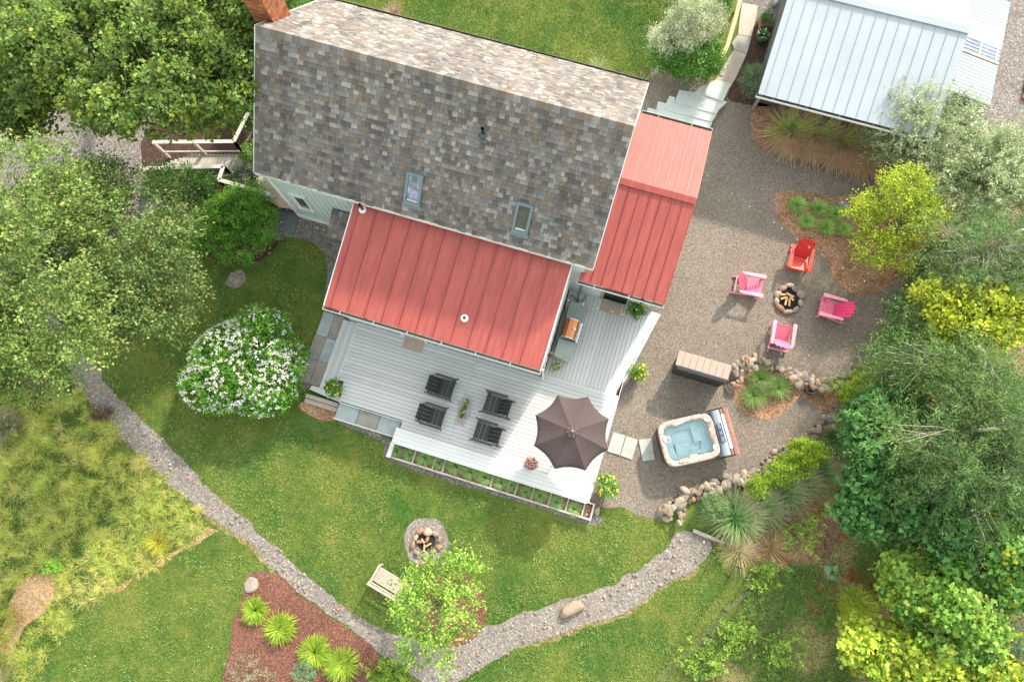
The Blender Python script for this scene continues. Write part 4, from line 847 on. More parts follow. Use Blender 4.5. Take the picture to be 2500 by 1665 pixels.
rr = [(rrect(TW-.21, TD-.19, .2, K, wob), TH-.17), (rrect(TW-.26, TD-.24, .2, K, wob), TH-.42), (rrect(TW-.5, TD-.4, .2, K), TH-.46), (rrect(TW-.54, TD-.44, .2, K), TH-.62)]
mb = MB(); mb.v = [(x, y, z) for r, z in rr for x, y in r]; mb.f = [(j*K+i, j*K+(i+1) % K, (j+1)*K+(i+1) % K, (j+1)*K+i) for j in range(3) for i in range(K)]+[tuple(range(3*K, 4*K))]; mb.m = [0]*len(mb.f)
mb.build('basin', BASN, ht)
MB().box((-.45, -.60, TH-.61), (.02, -.05, TH-.40)).build('seat', BASN, ht); MB().box((.25, -.1, TH-.61), (.7, .5, TH-.44)).build('seat', BASN, ht)
mb = MB(); w_ = rrect(TW-.20, TD-.18, .2, K, wob); mb.add([(x, y, TH-.12) for x, y in w_], [tuple(range(K))]); mb.build('water', WAT, ht)
PILL = M('white cap', (.75, .74, .72), .4)
def ell(name, x, y, rx, ry, rot, mat, z=TH, h=.02):
    mb = MB(); pts = [(math.cos(2*math.pi*i/24)*rx, math.sin(2*math.pi*i/24)*ry) for i in range(24)]; c, s = math.cos(rot), math.sin(rot)
    mb.prism([(x+a*c-b_*s, y+a*s+b_*c) for a, b_ in pts], z-.03, z+h); return mb.build(name, mat, ht)
ell('filter_lid', .78, .55, .10, .055, -.6, PILL); ell('diverter', .83, .20, .045, .045, 0, PILL); ell('filter_lid', .80, -.42, .06, .09, -.3, PILL); ell('cup_handle', -.82, .22, .055, .13, .1, PILL)
ell('pillow', -.35, -.64, .20, .07, .05, MARB, TH, .03); ell('pillow', .02, -.60, .16, .10, .1, M('tan pillow', (.45, .36, .30), .5), TH-.06, .02)
ell('pillow', -.18, .66, .22, .055, .1, M('cream pillow', (.62, .53, .46), .5), TH-.02, .02)
cp = MB().box((.30, -.74, TH-.02), (.52, -.62, TH+.012)).build('control_panel', PILL, ht); MB().box((.35, -.71, TH+.0121), (.47, -.65, TH+.018)).build('display', M('display grey', (.25, .28, .32), .3), cp)
mb = MB(); mb.tube([(-.78, .30, TH-.09), (-.66, .27, TH-.09), (-.60, .18, TH-.09), (-.64, .08, TH-.09), (-.76, .09, TH-.09)], .010, 6).build('skimmer', PILL, ht)
for x, y in ((.55, .42), (.58, -.05), (.66, -.12), (-.2, -.08), (.62, .05)): MB().lathe([(.028, TH-.43), (.028, TH-.41), (.012, TH-.41), (0, TH-.42)], 12, (x, y)).build('jet', PILL, ht)
cvr = thing('spa_cover', 'folded brown and blue grey spa cover standing at the right side of the hot tub', 'spa cover', ht.location, math.radians(12.6))
mb = MB(); pr = [(1.02, .2), (1.02, .80), (1.07, .90), (1.16, .95), (1.26, .94), (1.30, .86), (1.30, .2)]
mb.add([(x, -.80, z) for x, z in pr]+[(x, .80, z) for x, z in pr], [(i, i+1, i+8, i+7) for i in range(6)]+[tuple(range(6, -1, -1)), tuple(range(7, 14))]); mb.build('foam_half', M('blue grey vinyl', (.34, .41, .50), .5, .05), cvr)
MB().box((1.301, -.60, .45), (1.40, .62, .95)).build('lining', M('white lining', (.75, .76, .78), .5), cvr)
BRV = M('brown vinyl', (.26, .13, .10), .55, .12); MB().box((1.301, .621, .4), (1.40, .81, .94)).box((1.301, -.81, .4), (1.40, -.601, .94)).build('flap', BRV, cvr); MB().box((1.41, -.82, .3), (1.50, .82, .97)).build('foam_half', BRV, cvr); MB().box((1.503, -.82, .28), (1.58, .82, .955)).build('skirt', M('brown vinyl light', (.34, .18, .14), .55), cvr)
mb = MB(); mb.tube([(1.05, -.35, .93), (1.18, -.35, 1.0), (1.18, .33, 1.0), (1.05, .33, .93), (1.05, -.35, .93)], .018, 6).tube([(1.06, -.1, .955), (1.18, -.1, .985)], .015, 6).tube([(1.06, .1, .955), (1.18, .1, .985)], .015, 6).build('lifter_frame', BLK, cvr)
for s in (-.86, .86): MB().tube([(1.0, s, .1), (1.6, s, .35)], .02, 6).build('lifter_arm', BLK, cvr)
# ================================================================== STONES
STN = [M('river stone %d' % i, c, .85, .22, 9, .35, fine=.12) for i, c in enumerate([(.32, .245, .18), (.27, .225, .185), (.33, .19, .125), (.38, .31, .24), (.20, .185, .165), (.24, .205, .155)])]
ROCKS = [[rock_mesh('stone', 10*i+j, 2, STN[j], .66, .95) for i in range(4)] for j in range(6)]
for r_ in ROCKS:
    for me in r_:
        for p in me.polygons: p.use_smooth = False
ROUND = [[rock_mesh('stone', 100+10*i+j, 2, STN[j], .7, .15) for i in range(2)] for j in range(6)]
def stone(parent, loc, size, k=None, rot=None, asp=.7, rnd=False, zoff=0., name='stone'):
    k = random.randrange(6) if k is None else k; me = random.choice((ROUND if rnd else ROCKS)[k])
    o = link(name, me, parent, loc=loc, rot=(random.uniform(-.2, .2), random.uniform(-.2, .2), random.uniform(0, 6.28) if rot is None else rot), scale=(size, size*asp, size*.75)); return o
fp = thing('fire_pit', 'round fire pit of pale river stones with stacked firewood between the four bright chairs', 'fire pit', P(1926, 729, 0))
k7 = lambda x, y, z=.1: P(1880+x/11.2, 640+y/11.2, z)-fp.location
for x, y, s, a, k, asp in ((545, 630, .34, 0, 3, .5), (360, 715, .34, .6, 2, .65), (225, 880, .31, 1.1, 3, .8), (185, 1065, .28, 1.7, 3, .7), (275, 1240, .36, 2.3, 2, .6), (500, 1355, .36, 0, 3, .5), (700, 1290, .32, .8, 1, .5), (840, 1110, .28, 1.8, 3, .6), (845, 880, .36, 2.1, 1, .75), (695, 740, .29, 2.5, 4, .7)):
    p = k7(x, y); stone(fp, (p.x, p.y, .07), s*1.08, k, a, asp, True)
CHAR = M('charcoal', (.014, .013, .015), .9, .5, 20, .9); MB().lathe([(.0, .03), (.36, .03), (.42, .012)][::-1], 28).build('ash_bed', CHAR, fp)
FW = M('split firewood', (.52, .34, .17), .8, .2, 12, .5, streak=(16, 2, 2))
for x, y, a, L in ((370, 875, .05, .26), (540, 880, -.5, .24), (400, 970, .25, .26), (450, 1070, 1.2, .30), (545, 1090, 1.5, .28), (610, 990, 2.2, .2), (630, 930, .2, .12)):
    p = k7(x, y, .2); T = Matrix.Translation((p.x, p.y, .13)) @ Matrix.Rotation(a, 4, 'Z') @ Matrix.Rotation(rng.uniform(-.4, .4), 4, 'Y'); MB().cbox((0, 0, 0), (L, .07, .055), T).build('firewood', FW, fp)
mb = MB()
for i in range(70): a, r = rng.uniform(0, 6.28), .37*math.sqrt(rng.uniform(0, 1)); mb.cbox((0, 0, 0), (.05, .04, .03), Matrix.Translation((r*math.cos(a), r*math.sin(a), .04)) @ Matrix.Rotation(a*3, 4, 'Z') @ Matrix.Rotation(a, 4, 'X'))
tag(mb.build('embers', CHAR, fp), kind='stuff')
fp2 = thing('fire_pit', 'small stone fire pit in a gravel circle on the lawn above the bench', 'fire pit', P(880+1010/6.272, 1250+450/6.272, 0))
k8 = lambda x, y, z=.08: P(880+x/6.272, 1250+y/6.272, z)-fp2.location
for x, y, s, a, k, asp in ((915, 290, .34, .4, 2, .7), (1030, 305, .36, 0, 3, .9), (1145, 330, .30, -.5, 1, .7), (1208, 425, .28, 1.5, 2, .6), (1195, 540, .24, .3, 2, .9), (845, 390, .30, 1.1, 3, .55), (803, 510, .36, 1.55, 2, .5), (865, 625, .30, -.6, 1, .6), (900, 455, .28, 0, 2, .5), (1020, 420, .28, 1.2, 2, .5), (1110, 610, .26, .3, 0, .7), (1000, 650, .26, .1, 1, .7)):
    p = k8(x, y); stone(fp2, (p.x, p.y, .06), s, k, a, asp, True)
MB().lathe([(0, .03), (.28, .03), (.33, .012)][::-1], 24).build('ash_bed', CHAR, fp2)
for x, y, a, L in ((980, 545, 1.5, .24), (1040, 500, .6, .2), (960, 440, 2.2, .18)): p = k8(x, y); MB().cbox((0, 0, 0), (L, .06, .05), Matrix.Translation((p.x, p.y, .10)) @ Matrix.Rotation(a, 4, 'Z')).build('firewood', FW, fp2)
def boulder(label, px, py, size, seed, rot, mat, asp=.6, zz=.45):
    o = link('boulder', rock_mesh('boulder', seed, 3, mat, .8, .9), None, loc=P(px, py, .1), rot=(0, 0, rot), scale=(size, size*asp, size*zz)); o.location.z = size*zz*.25; return tag(o, label, 'boulder')
boulder('large tan boulder sitting in the gravel garden path', 1397, 1486, .95, 3, .45, STN[0], .55, .5)
boulder('flat pale boulder beside the mulch bed with yellow grasses', 612, 1428, .62, 5, -.5, M('pale rock', (.30, .265, .225), .9, .2, 6, .4), .9, .3)
boulder('smooth grey boulder beside the six round grass tufts', 2063, 500, .55, 8, -.4, M('grey rock', (.26, .265, .26), .9, .15, 5, .3), .65, .5)
boulder('pale stone at the corner of the planter box and the deck', 1458, 1248, .34, 9, 1, STN[3], .8, .6)
boulder('flat tan stone half sunk in a gravel patch on the shaded lawn', 577, 685, .34, 12, .5, STN[0], .8, .25)
boulder('smooth grey boulder partly hidden by the left birch near the path', 43, 885, .6, 13, .8, M('grey rock', (.26, .265, .26)), .6, .5)
region('gravel_patch', [(520, 655), (530, 630), (555, 620), (565, 645), (545, 662)], GRP, 2, .04)
def stonewall(label, line, n, w, smin, smax, hmax=.3):
    t = thing('stone_wall', label, 'stone wall'); pts = [P(*p, .1) for p in line]; seg = [(pts[i+1]-pts[i]).length for i in range(len(pts)-1)]; tot = sum(seg)
    rows = max(1, int(w/.2)); placed = []
    for q in range(n):
        s = tot*(q+.5)/n; i = 0
        while s > seg[i]: s -= seg[i]; i += 1
        d = (pts[i+1]-pts[i]).normalized(); nn = Vector((-d.y, d.x, 0)); size = smin*.8+(smax-smin*.8)*random.random()**1.5
        off = ((q*7) % rows-(rows-1)/2)*(w/max(rows, 1))+random.uniform(-.12, .12)
        p = pts[i]+d*s+nn*off; h = 0
        for pp, ss, hh in placed:
            if (pp-p).length < (ss+size)*.30: h = max(h, hh+ss*.28)
        h = min(h, hmax); placed.append((p.copy(), size, h)); stone(t, (p.x, p.y, .05+h), size, None, random.uniform(0, 6.28), random.uniform(.6, .9))
    return t
B3c = lambda x, y: (1200+x/2.8, 500+y/2.8)
B4c = lambda x, y: (1800+x/2.8, 500+y/2.8)
stonewall('dry stone wall of rounded boulders curving round the island of three grass tufts', [B3c(1600, 1230), B3c(1690, 1170), B3c(1680, 1080), B4c(40, 1060), B4c(140, 1090), B4c(290, 1130), B4c(380, 1180), B4c(450, 1210), B4c(600, 1240), B4c(720, 1210), B4c(860, 1120), B4c(930, 1080)], 110, .46, .20, .44)
stonewall('short run of grey stones at the edge of the gravel under the yellow maple', [B4c(1040, 960), B4c(1090, 900), B4c(1190, 840)], 9, .25, .24, .42)
C3c = lambda x, y: (1200+x/2.3586, 1000+y/2.3586)
C4c = lambda x, y: (1800+x/2.3586, 1000+y/2.3586)
stonewall('long rubble stone wall edging the gravel below the hot tub', [C3c(975, 620), C3c(1060, 540), C3c(1130, 490), C3c(1240, 470), C3c(1340, 420), C3c(1440, 400), C3c(1560, 350), C4c(200, 290), C4c(300, 230), C4c(400, 170), C4c(510, 80), C4c(580, 40), C4c(640, 15)], 150, .40, .18, .46, .25)
stonewall('pile of rubble stones ending the long stone wall at the lawn', [C3c(990, 600), C3c(1050, 560), C3c(1110, 600), C3c(1080, 660)], 14, .3, .2, .38)
stonewall('loose edging stones behind the six round grass tufts', [A for A in ((1800+440/2.8, 1330/2.8), (1800+520/2.8, 1370/2.8), (1800+640/2.8, 1400/2.8), (1800+800/2.8, 1440/2.8))], 9, .1, .16, .3)
stonewall('low stone edging at the foot of the dark green shrub', [(640, 630), (660, 600), (655, 585), (700, 560)], 8, .1, .12, .22)
dbk = thing('drain_bucket', 'round black bucket sunk among the wall stones', 'bucket', P(*B4c(495, 1262), .15))  # drain bucket, open at the top
dbk.location.z = 0; MB().lathe([(.15, 0), (.17, .32), (.185, .33), (.185, .30), (.155, .29), (.14, .12), (0, .12)], 22).build('body', M('dark clay', (.10, .085, .07), .7), dbk, True)
# pebbles
def scatter_in(poly, n, holes=()):
    pl = np.array([p[:2] for p in poly]); lo, hi = pl.min(0), pl.max(0); out = np.zeros((0, 2))
    while len(out) < n:
        p = rng.uniform(lo, hi, (n*2, 2)); k = inpoly(p, pl)
        for h in holes: k &= ~inpoly(p, np.array([q[:2] for q in h]))
        out = np.concatenate([out, p[k]])
    return out[:n]
def pebbles(name, poly, n, smin, smax, mats, label, z=Z1*3, parent=None):
    bmi = bmesh.new(); bmesh.ops.create_icosphere(bmi, subdivisions=1, radius=.5); bv = np.array([v.co for v in bmi.verts]); bf = np.array([[v.index for v in f.verts] for f in bmi.faces]); bmi.free()
    p = scatter_in(poly, n); s = smin*(smax/smin)**(rng.uniform(0, 1, n)**2.2); a = rng.uniform(0, 6.28, n); nv = len(bv)
    v = bv[None]*(1+rng.normal(0, .07, (n, nv, 1)))*s[:, None, None]*np.stack([np.ones(n), rng.uniform(.6, .95, n), np.full(n, .55)], 1)[:, None, :]
    c, q = np.cos(a)[:, None], np.sin(a)[:, None]; V = np.stack([v[..., 0]*c-v[..., 1]*q+p[:, 0:1], v[..., 0]*q+v[..., 1]*c+p[:, 1:2], v[..., 2]+z+s[:, None]*.12], -1).reshape(-1, 3)
    Fc = (bf[None]+(np.arange(n)*nv)[:, None, None]).reshape(-1, 3); me = bpy.data.meshes.new(name); me.vertices.add(len(V)); me.loops.add(Fc.size); me.polygons.add(len(Fc))
    me.vertices.foreach_set('co', V.astype(np.float32).ravel()); me.loops.foreach_set('vertex_index', Fc.astype(np.int32).ravel())
    me.polygons.foreach_set('loop_start', np.arange(0, Fc.size, 3, dtype=np.int32)); me.polygons.foreach_set('loop_total', np.full(len(Fc), 3, dtype=np.int32))
    for m in mats: me.materials.append(m)
    me.polygons.foreach_set('material_index', np.repeat(rng.integers(0, len(mats), n), len(bf)).astype(np.int32)); me.update(); me.validate()
    return tag(link(name, me, parent), label if not parent else None, None, None, 'stuff')
PB = STN+[M('white pebble', (.50, .46, .42), .8), M('grey pebble', (.26, .245, .23), .8)]
pebbles('path_pebbles', path, 900, .03, .17, PB+[PB[7], PB[7], PB[3]], 'scattered pale pebbles on the garden path')
pebbles('yard_pebbles', gravel, 1500, .015, .05, PB, 'loose pebbles in the gravel yard')
pebbles('wall_foot_pebbles', [w3(640, 780), w3(820, 860), w3(1230, 1000), w3(1200, 1120), w3(1000, 1040), w3(700, 980), w3(620, 860)], 110, .03, .12, PB, 'loose stones at the foot of the pale wall')
pebbles('bay_pebbles', [H(1.0, -.28), H(2.15, -.28), H(2.15, .13), H(1.0, .13)], 60, .05, .14, PB, 'stones in the end bay of the planter', z=.16)
# ================================================================== BENCH
bn = thing('garden_bench', 'weathered teak slatted bench partly under the small birch tree', 'bench', (0, 0, 0))
k9 = lambda x, y, z: P(880+x/6.272, 1250+y/6.272, z)
a0 = k9(290, 870, .5); b0 = k9(130, 1065, .6); bn.location = ((a0.x+b0.x)/2, (a0.y+b0.y)/2, 0)
d = Vector((k9(480, 1300, .8)-k9(110, 1075, .8))); bn.rotation_euler[2] = math.atan2(d.y, d.x)
TEAK = M('weathered teak', (.50, .42, .35), .8, .14, 8, .4)
for i in range(7): MB().box((.02, -.18+.075*i, .41), (1.28, -.12+.075*i, .43)).build('seat_slat', TEAK, bn)
for x in (0, 1.30):
    MB().box((x-.03, .33, 0), (x+.03, .39, .64)).build('leg', TEAK, bn); MB().box((x-.03, -.26, 0), (x+.03, -.20, .86)).build('leg', TEAK, bn); MB().box((x-.035, -.22, .62), (x+.035, .42, .65)).build('arm', TEAK, bn)
MB().box((-.04, -.31, .82), (1.34, -.25, .90)).build('top_rail', TEAK, bn); MB().box((.03, -.26, .48), (1.27, -.23, .53)).build('lower_rail', TEAK, bn)
for i in range(16): MB().box((.05+.077*i, -.275, .53), (.085+.077*i, -.255, .82)).build('back_slat', TEAK, bn)
# ================================================================== STRING LIGHTS
def wire(label, pts, nb, sag=.25):
    t = thing('string_lights', label, 'string lights'); cur = []
    for i in range(len(pts)-1):
        a, b_ = pts[i], pts[i+1]
        for j in range(13): f = j/12; p = a+(b_-a)*f; p.z -= sag*4*f*(1-f); cur.append(p)
    MB().tube(cur, .0032, 4, False).build('wire', M('pale wire', (.20, .19, .18), .6), t)
    for k in range(nb):
        p = cur[int((k+.5)/nb*(len(cur)-1))]; MB().lathe([(.0, p.z-.14), (.03, p.z-.11), (.03, p.z-.08), (.012, p.z-.05)], 8, (p.x, p.y)).build('bulb', M('bulb glass', (.7, .55, .4), .2), t, True); MB().tube([(p.x, p.y, p.z-.06), (p.x, p.y, p.z)], .013, 6).build('socket', BLK, t)
def spx(z, *l): return [P(x, y, z) for x, y in l]
wire('string of bulbs crossing the side deck and gravel yard below the pink chairs', [P(1376, 727, 2.9), P(1520, 765, 2.6), P(1912, 853, 2.5), P(2120, 893, 3.0)], 13, .1)
wire('string of bulbs from the annex roof across to the trees on the right', [P(1715, 415, 3.4), P(1893, 541, 2.5), P(2010, 620, 2.5), P(2230, 748, 3.2)], 11, .1)
# wire fence in the lower right
wf = thing('wire_fence', 'low green wire mesh fence curving through the plants in the lower right', 'fence')
fpts = [P(*p, 0) for p in (C3c(1290, 810), C3c(1400, 900), C3c(1460, 960), C3c(1475, 1030), C3c(1330, 1150), C3c(1240, 1290), C3c(1080, 1420), C3c(960, 1560))]
for i, p in enumerate(fpts): MB().box((p.x-.02, p.y-.02, 0), (p.x+.02, p.y+.02, .75)).build('post', M('green post', (.03, .07, .04), .6), wf)
mb = MB()
for i in range(len(fpts)-1):
    a, b_ = fpts[i], fpts[i+1]; L = (b_-a).length; k = int(L/.14)
    for j in range(k): p = a+(b_-a)*j/k; mb.tube([p, p+Vector((0, 0, .6))], .002, 3, False)
    for h in range(5): mb.tube([a+Vector((0, 0, .08+h*.12)), b_+Vector((0, 0, .08+h*.12))], .002, 3, False)
tag(mb.build('mesh', M('galvanised wire', (.25, .27, .24), .5), wf), kind='stuff')
tl = thing('timber_edge', 'weathered timber edging log at the end of the stone wall beside tall grass', 'timber')
a, b_ = P(*C3c(1160, 695), .1), P(*C3c(1260, 735), .1); MB().tube([a, b_, P(*C3c(1340, 765), .05)], [.07, .07, .05], 8).build('log', M('old timber', (.40, .36, .31)), tl)
hs = thing('garden_hose', 'black garden hose running down the slope beside the dark trees', 'hose')
MB().tube([P(*C4c(x, y), .04) for x, y in ((700, 150), (670, 200), (690, 250), (640, 320), (560, 400), (480, 480), (400, 540), (330, 570))], .03, 6).build('hose', M('grey hose', (.08, .085, .09), .6), hs)
# drip things by the left wall
fau = thing('metal_bucket', 'small metal bucket on gravel at the left edge of the big red roof', 'bucket', H(-8.75, 5.05, 0)); MB().lathe([(.10, 0), (.12, .25), (.125, .26), (.11, .25), (.09, .05), (0, .05)], 16).build('body', ALU, fau, True)  # open metal bucket standing on the gravel
# ================================================================== FOLIAGE TOOLS
LEAF = leafmat('leaf', .38); LEAFG = leafmat('grass blade', .48, .6); PETAL = leafmat('petal', .2, .6)
BARK = M('bark', (.22, .18, .14), .9, .3, 8, .6); BARKP = M('pale bark', (.48, .43, .37), .85, .25, 10, .4)
def foliage(blobs, ntw, lpt, tl, spread, size, aspect, pal, droop=.15, lobes=1, tips=None, tipf=.3, gap=.0, gfreq=.8, upw=.9, shell=.5, zmin=-.35, cup=.25):
    w = np.array([b[3]*b[4]*b[5] for b in blobs])**.67; w /= w.sum(); P0 = []; DR = []
    while sum(len(p) for p in P0) < ntw:
        k = ntw; bi = rng.choice(len(blobs), k, p=w); B = np.array(blobs, float)[bi]
        d = norm(rng.normal(size=(k, 3))); d[:, 2] = np.where(d[:, 2] < zmin, -d[:, 2]*.6, d[:, 2]); d = norm(d)
        f = shell+(1-shell)*rng.uniform(0, 1, k)**.6; p = B[:, :3]+d*B[:, 3:6]*f[:, None]
        if gap > 0:
            nv = np.array([noise.noise(Vector(q*gfreq)) for q in p]); keep = nv > -.5+gap+rng.normal(0, .08, k)
            p, d = p[keep], d[keep]
        P0.append(p); DR.append(d)
    p = np.concatenate(P0)[:ntw]; d = np.concatenate(DR)[:ntw]; k = len(p)
    td = norm(d*np.array([1, 1, .5])+rng.normal(size=(k, 3))*.45+np.array([0, 0, -droop])); L = tl*rng.uniform(.6, 1.3, k)
    t = rng.uniform(0, 1, (k, lpt)); q = p[:, None]+td[:, None]*(t*L[:, None])[..., None]; q[..., 2] -= droop*t*t*L[:, None]*.8
    q = q+rng.normal(size=(k, lpt, 3))*spread; tw = np.repeat(rng.uniform(.55, 1.4, k), lpt)
    dirs = norm(np.repeat(td, lpt, 0)+rng.normal(size=(k*lpt, 3))*.7); q = q.reshape(-1, 3)
    V, C = leaves(q, dirs, size, aspect, pal, upw, lobes, tw, cup)
    if tips is not None:
        tip = (t.reshape(-1) > .72) & (np.repeat(rng.uniform(0, 1, k) < tipf, lpt)); tp = np.array(tips)[rng.integers(0, len(tips), len(tip))]*rng.uniform(.8, 1.2, (len(tip), 1))
        C = np.where(np.tile(tip, lobes)[:, None], np.tile(tp, (lobes, 1)), C)
    return V, C, p, td*L[:, None]
def wood(t, base, top, targets, r0, mat, nb=40, thin=.014, twigs=None):
    base, top = Vector(base), Vector(top); mb = MB(); pts = [base+(top-base)*f+Vector((noise.noise(base+Vector((f*3, 0, 0)))*.25*f, noise.noise(base+Vector((0, f*3, 7)))*.25*f, 0)) for f in (0, .2, .4, .6, .8, 1)]
    mb.tube(pts, [r0*(1-.8*i/5) for i in range(6)], 10); tr = mb.build('trunk', mat, t, True); mb = MB()
    for i in rng.choice(len(targets), min(nb, len(targets)), replace=False):
        q = Vector(targets[i]); f = max(.15, min(.95, (q.z-base.z)/max(.1, (top.z-base.z))-.25)); k = int(f*5); s = pts[k]+(pts[min(5, k+1)]-pts[k])*(f*5-k); r = max(thin, r0*.35*(1-f)); m_ = s+(q-s)*.5+Vector((rng.normal(0, .1), rng.normal(0, .1), (q-s).length*.10))
        e = q+(q-s).normalized()*(.15 if twigs is None else .45)+Vector((0, 0, .12 if twigs else 0))
        mb.tube([s, m_, q, e], [r, r*.6, r*.3, r*.15], 5, False)
        if twigs is not None:
            for _ in range(3): o = Vector(rng.normal(size=3)*.35); mb.tube([m_+(q-m_)*rng.uniform(0, .8), q+o], [r*.25, r*.1], 3, False)
    if mb.v: tag(mb.build('limbs', mat, t, True), kind='stuff')
def plant(name, label, cat, blobs, ntw, lpt, tl, spread, size, aspect, pal, group=None, base=None, top=None, r0=.12, bark=None, nb=30, part='crown', mat=None, twigs=None, **k):
    """blobs: (display x, display y, z, rx, ry, rz) -> world ellipsoids"""
    W = []
    for x, y, z, rx, ry, rz in blobs: p = D(x, y, z); W.append((p.x, p.y, z, rx, ry, rz))
    c = np.mean([w[:2] for w in W], 0); base = D(*base) if base else Vector((c[0], c[1], 0)); base.z = 0
    t = thing(name, label, cat, base, 0, group); V, C, P0, T = foliage(W, ntw, lpt, tl, spread, size, aspect, pal, **k)
    b = np.array(base); o = link(part, npmesh(part, V-b, 4, C, mat or LEAF), t)
    if bark: wood(t, (0, 0, 0), Vector(top)-base if top else Vector((c[0]-b[0], c[1]-b[1], max(w[2] for w in W))), P0-b, r0, bark, nb, twigs=twigs)
    return t, W, P0
def jit(bl, n=7, k=.75):
    out = []
    for x, y, z, rx, ry, rz in bl:
        out.append((x, y, z, rx*.7, ry*.7, rz*.7))
        for _ in range(n):
            a = rng.uniform(0, 6.28); f = rng.uniform(.45, 1)*k; q = rng.uniform(.25, .5); out.append((x+math.cos(a)*rx*63*f, y+math.sin(a)*ry*63*f, z*rng.uniform(.5, 1.25), rx*q, ry*q, rz*q))
    return out
def blades(n, base, az, length, lean, width, pal, tip=None, curl=.5, seg=3):
    """curved tapered blades of loose quads"""
    k = len(base); h = np.stack([np.cos(az), np.sin(az), np.zeros(k)], 1); s = np.stack([-np.sin(az), np.cos(az), np.zeros(k)], 1); up = np.array([0, 0, 1.])
    L = length*rng.uniform(.65, 1.2, k); pts = []; ang = lean*rng.uniform(.5, 1.3, k)
    p = base.copy(); pts.append(p)
    for i in range(seg): a = ang+curl*(i/seg)*rng.uniform(.8, 1.4, k); p = p+(h*np.sin(a)[:, None]+up*np.cos(a)[:, None])*(L/seg)[:, None]; pts.append(p)
    out = []; col = []; pal = np.array(pal); c0 = np.clip(pal[rng.integers(0, len(pal), k)]**.85*(1.45 if pal.max() < .95 else 1), 0, 2)*rng.uniform(.75, 1.25, (k, 1)); tp = np.array(tip)[rng.integers(0, len(tip), k)] if tip is not None else c0
    for i in range(seg):
        w0 = width*(1-i/seg*.6); w1 = width*(1-(i+1)/seg*.85)
        out.append(np.stack([pts[i]-s*w0, pts[i]+s*w0, pts[i+1]+s*w1, pts[i+1]-s*w1], 1)); col.append(tp if (i == seg-1 and tip is not None) else c0)
    return np.concatenate([o.reshape(-1, 3) for o in out]), np.concatenate(col)
def tuft_mesh(name, n, r, L, lean, w, pal, tip=None, curl=.6, windx=None, seg=3):
    a = rng.uniform(0, 6.283, n); f = np.sqrt(rng.uniform(0, 1, n)); base = np.stack([np.cos(a)*r*f, np.sin(a)*r*f, np.zeros(n)], 1)
    az = a+rng.normal(0, .4, n); ln = lean*(.25+f)
    if windx is not None: az = np.where(rng.uniform(0, 1, n) < .6, windx+rng.normal(0, .6, n), az)
    V, C = blades(n, base, az, L, ln, w, pal, tip, curl, seg); return npmesh(name, V, 4, C, LEAFG)
def tuft(name, label, loc, me, group=None, scale=1., cat='grass clump', rot=None):
    o = link(name, me, None, loc=loc, rot=(0, 0, rng.uniform(0, 6.28) if rot is None else rot), scale=(scale,)*3); return tag(o, label, cat, group)
# ================================================================== LAWN, MEADOW
LB = lawnmat('lawn blades', .5, True); MBL = lawnmat('meadow blades', .8, True)
lawn_poly = [D(-60, 880), D(230, 760), D(420, 560), D(640, 520), D(860, 500), D(860, 740), D(1200, 1000), D(1560, 1190), D(1640, 1240), D(1720, 1350), D(1560, 1568), D(1500, 1640), D(-60, 1640)]
deckrect = [H(-8.9, .3), H(-5.3, .3), H(-5.3, -.62), H(2.4, -.7), H(2.7, 8), H(-8.5, 8)]
ext_holes = covered+[deckrect]
def blade_field(name, poly, n, L, w, mat, holes, lean=.5, label=None, seg=1, pal=((1, 1, 1),), tip=None, az=None):
    p = scatter_in(poly, n, holes); V, C = blades(n, np.column_stack([p, np.zeros(n)]), rng.uniform(0, 6.28, n) if az is None else az+rng.normal(0, .7, n), L, lean, w, pal, tip, .4, seg)
    o = link(name, npmesh(name, V, 4, C, mat)); return tag(o, label, None, None, 'stuff')
GT = ((1, 1, 1), (.8, .9, .8), (1.3, 1.25, 1), (1.7, 1.6, 1.3), (.65, .75, .6))
blade_field('lawn_grass', lawn_poly, 230000, .055, .010, LB, ext_holes, .9, 'short mown green lawn grass', 1, GT)
blade_field('lawn_grass', [D(640, -60), D(1560, -60), D(1560, 150), D(1480, 210), D(1440, 180), D(760, -10)], 60000, .06, .010, LB, ext_holes, .9, 'short green lawn behind the house', 1, GT)
k = 14000; c = scatter_in(lawn_poly, k, ext_holes); nv = np.array([noise.noise(Vector((x*.8, y*.8, 2))) for x, y in c]); c = c[nv > -.02]; k = len(c)
q = np.repeat(np.column_stack([c, np.full(k, .035)]), 4, 0)+rng.normal(size=(k*4, 3))*np.array([.035, .035, .006]); a = rng.uniform(0, 6.28, k*4)
V_, C_ = leaves(q, np.stack([np.cos(a), np.sin(a), np.zeros(k*4)], 1), .036, .8, [(.16, .27, .05), (.22, .32, .07), (.11, .22, .04), (.30, .33, .10)], 2.5); tag(link('clover', npmesh('clover', V_, 4, C_, LEAF)), 'patches of clover and weeds in the lawn', kind='stuff')
k = 260; c = scatter_in(gravel, k); a = rng.uniform(0, 6.28, k); V_, C_ = leaves(np.column_stack([c, np.full(k, .02)]), np.stack([np.cos(a), np.sin(a), np.zeros(k)], 1), .06, .6, [(.40, .24, .10), (.30, .16, .07), (.45, .36, .18), (.2, .26, .06)], 3); tag(link('fallen_leaves', npmesh('fallen_leaves', V_, 4, C_, LEAF)), 'dry leaves scattered on the gravel yard', kind='stuff')
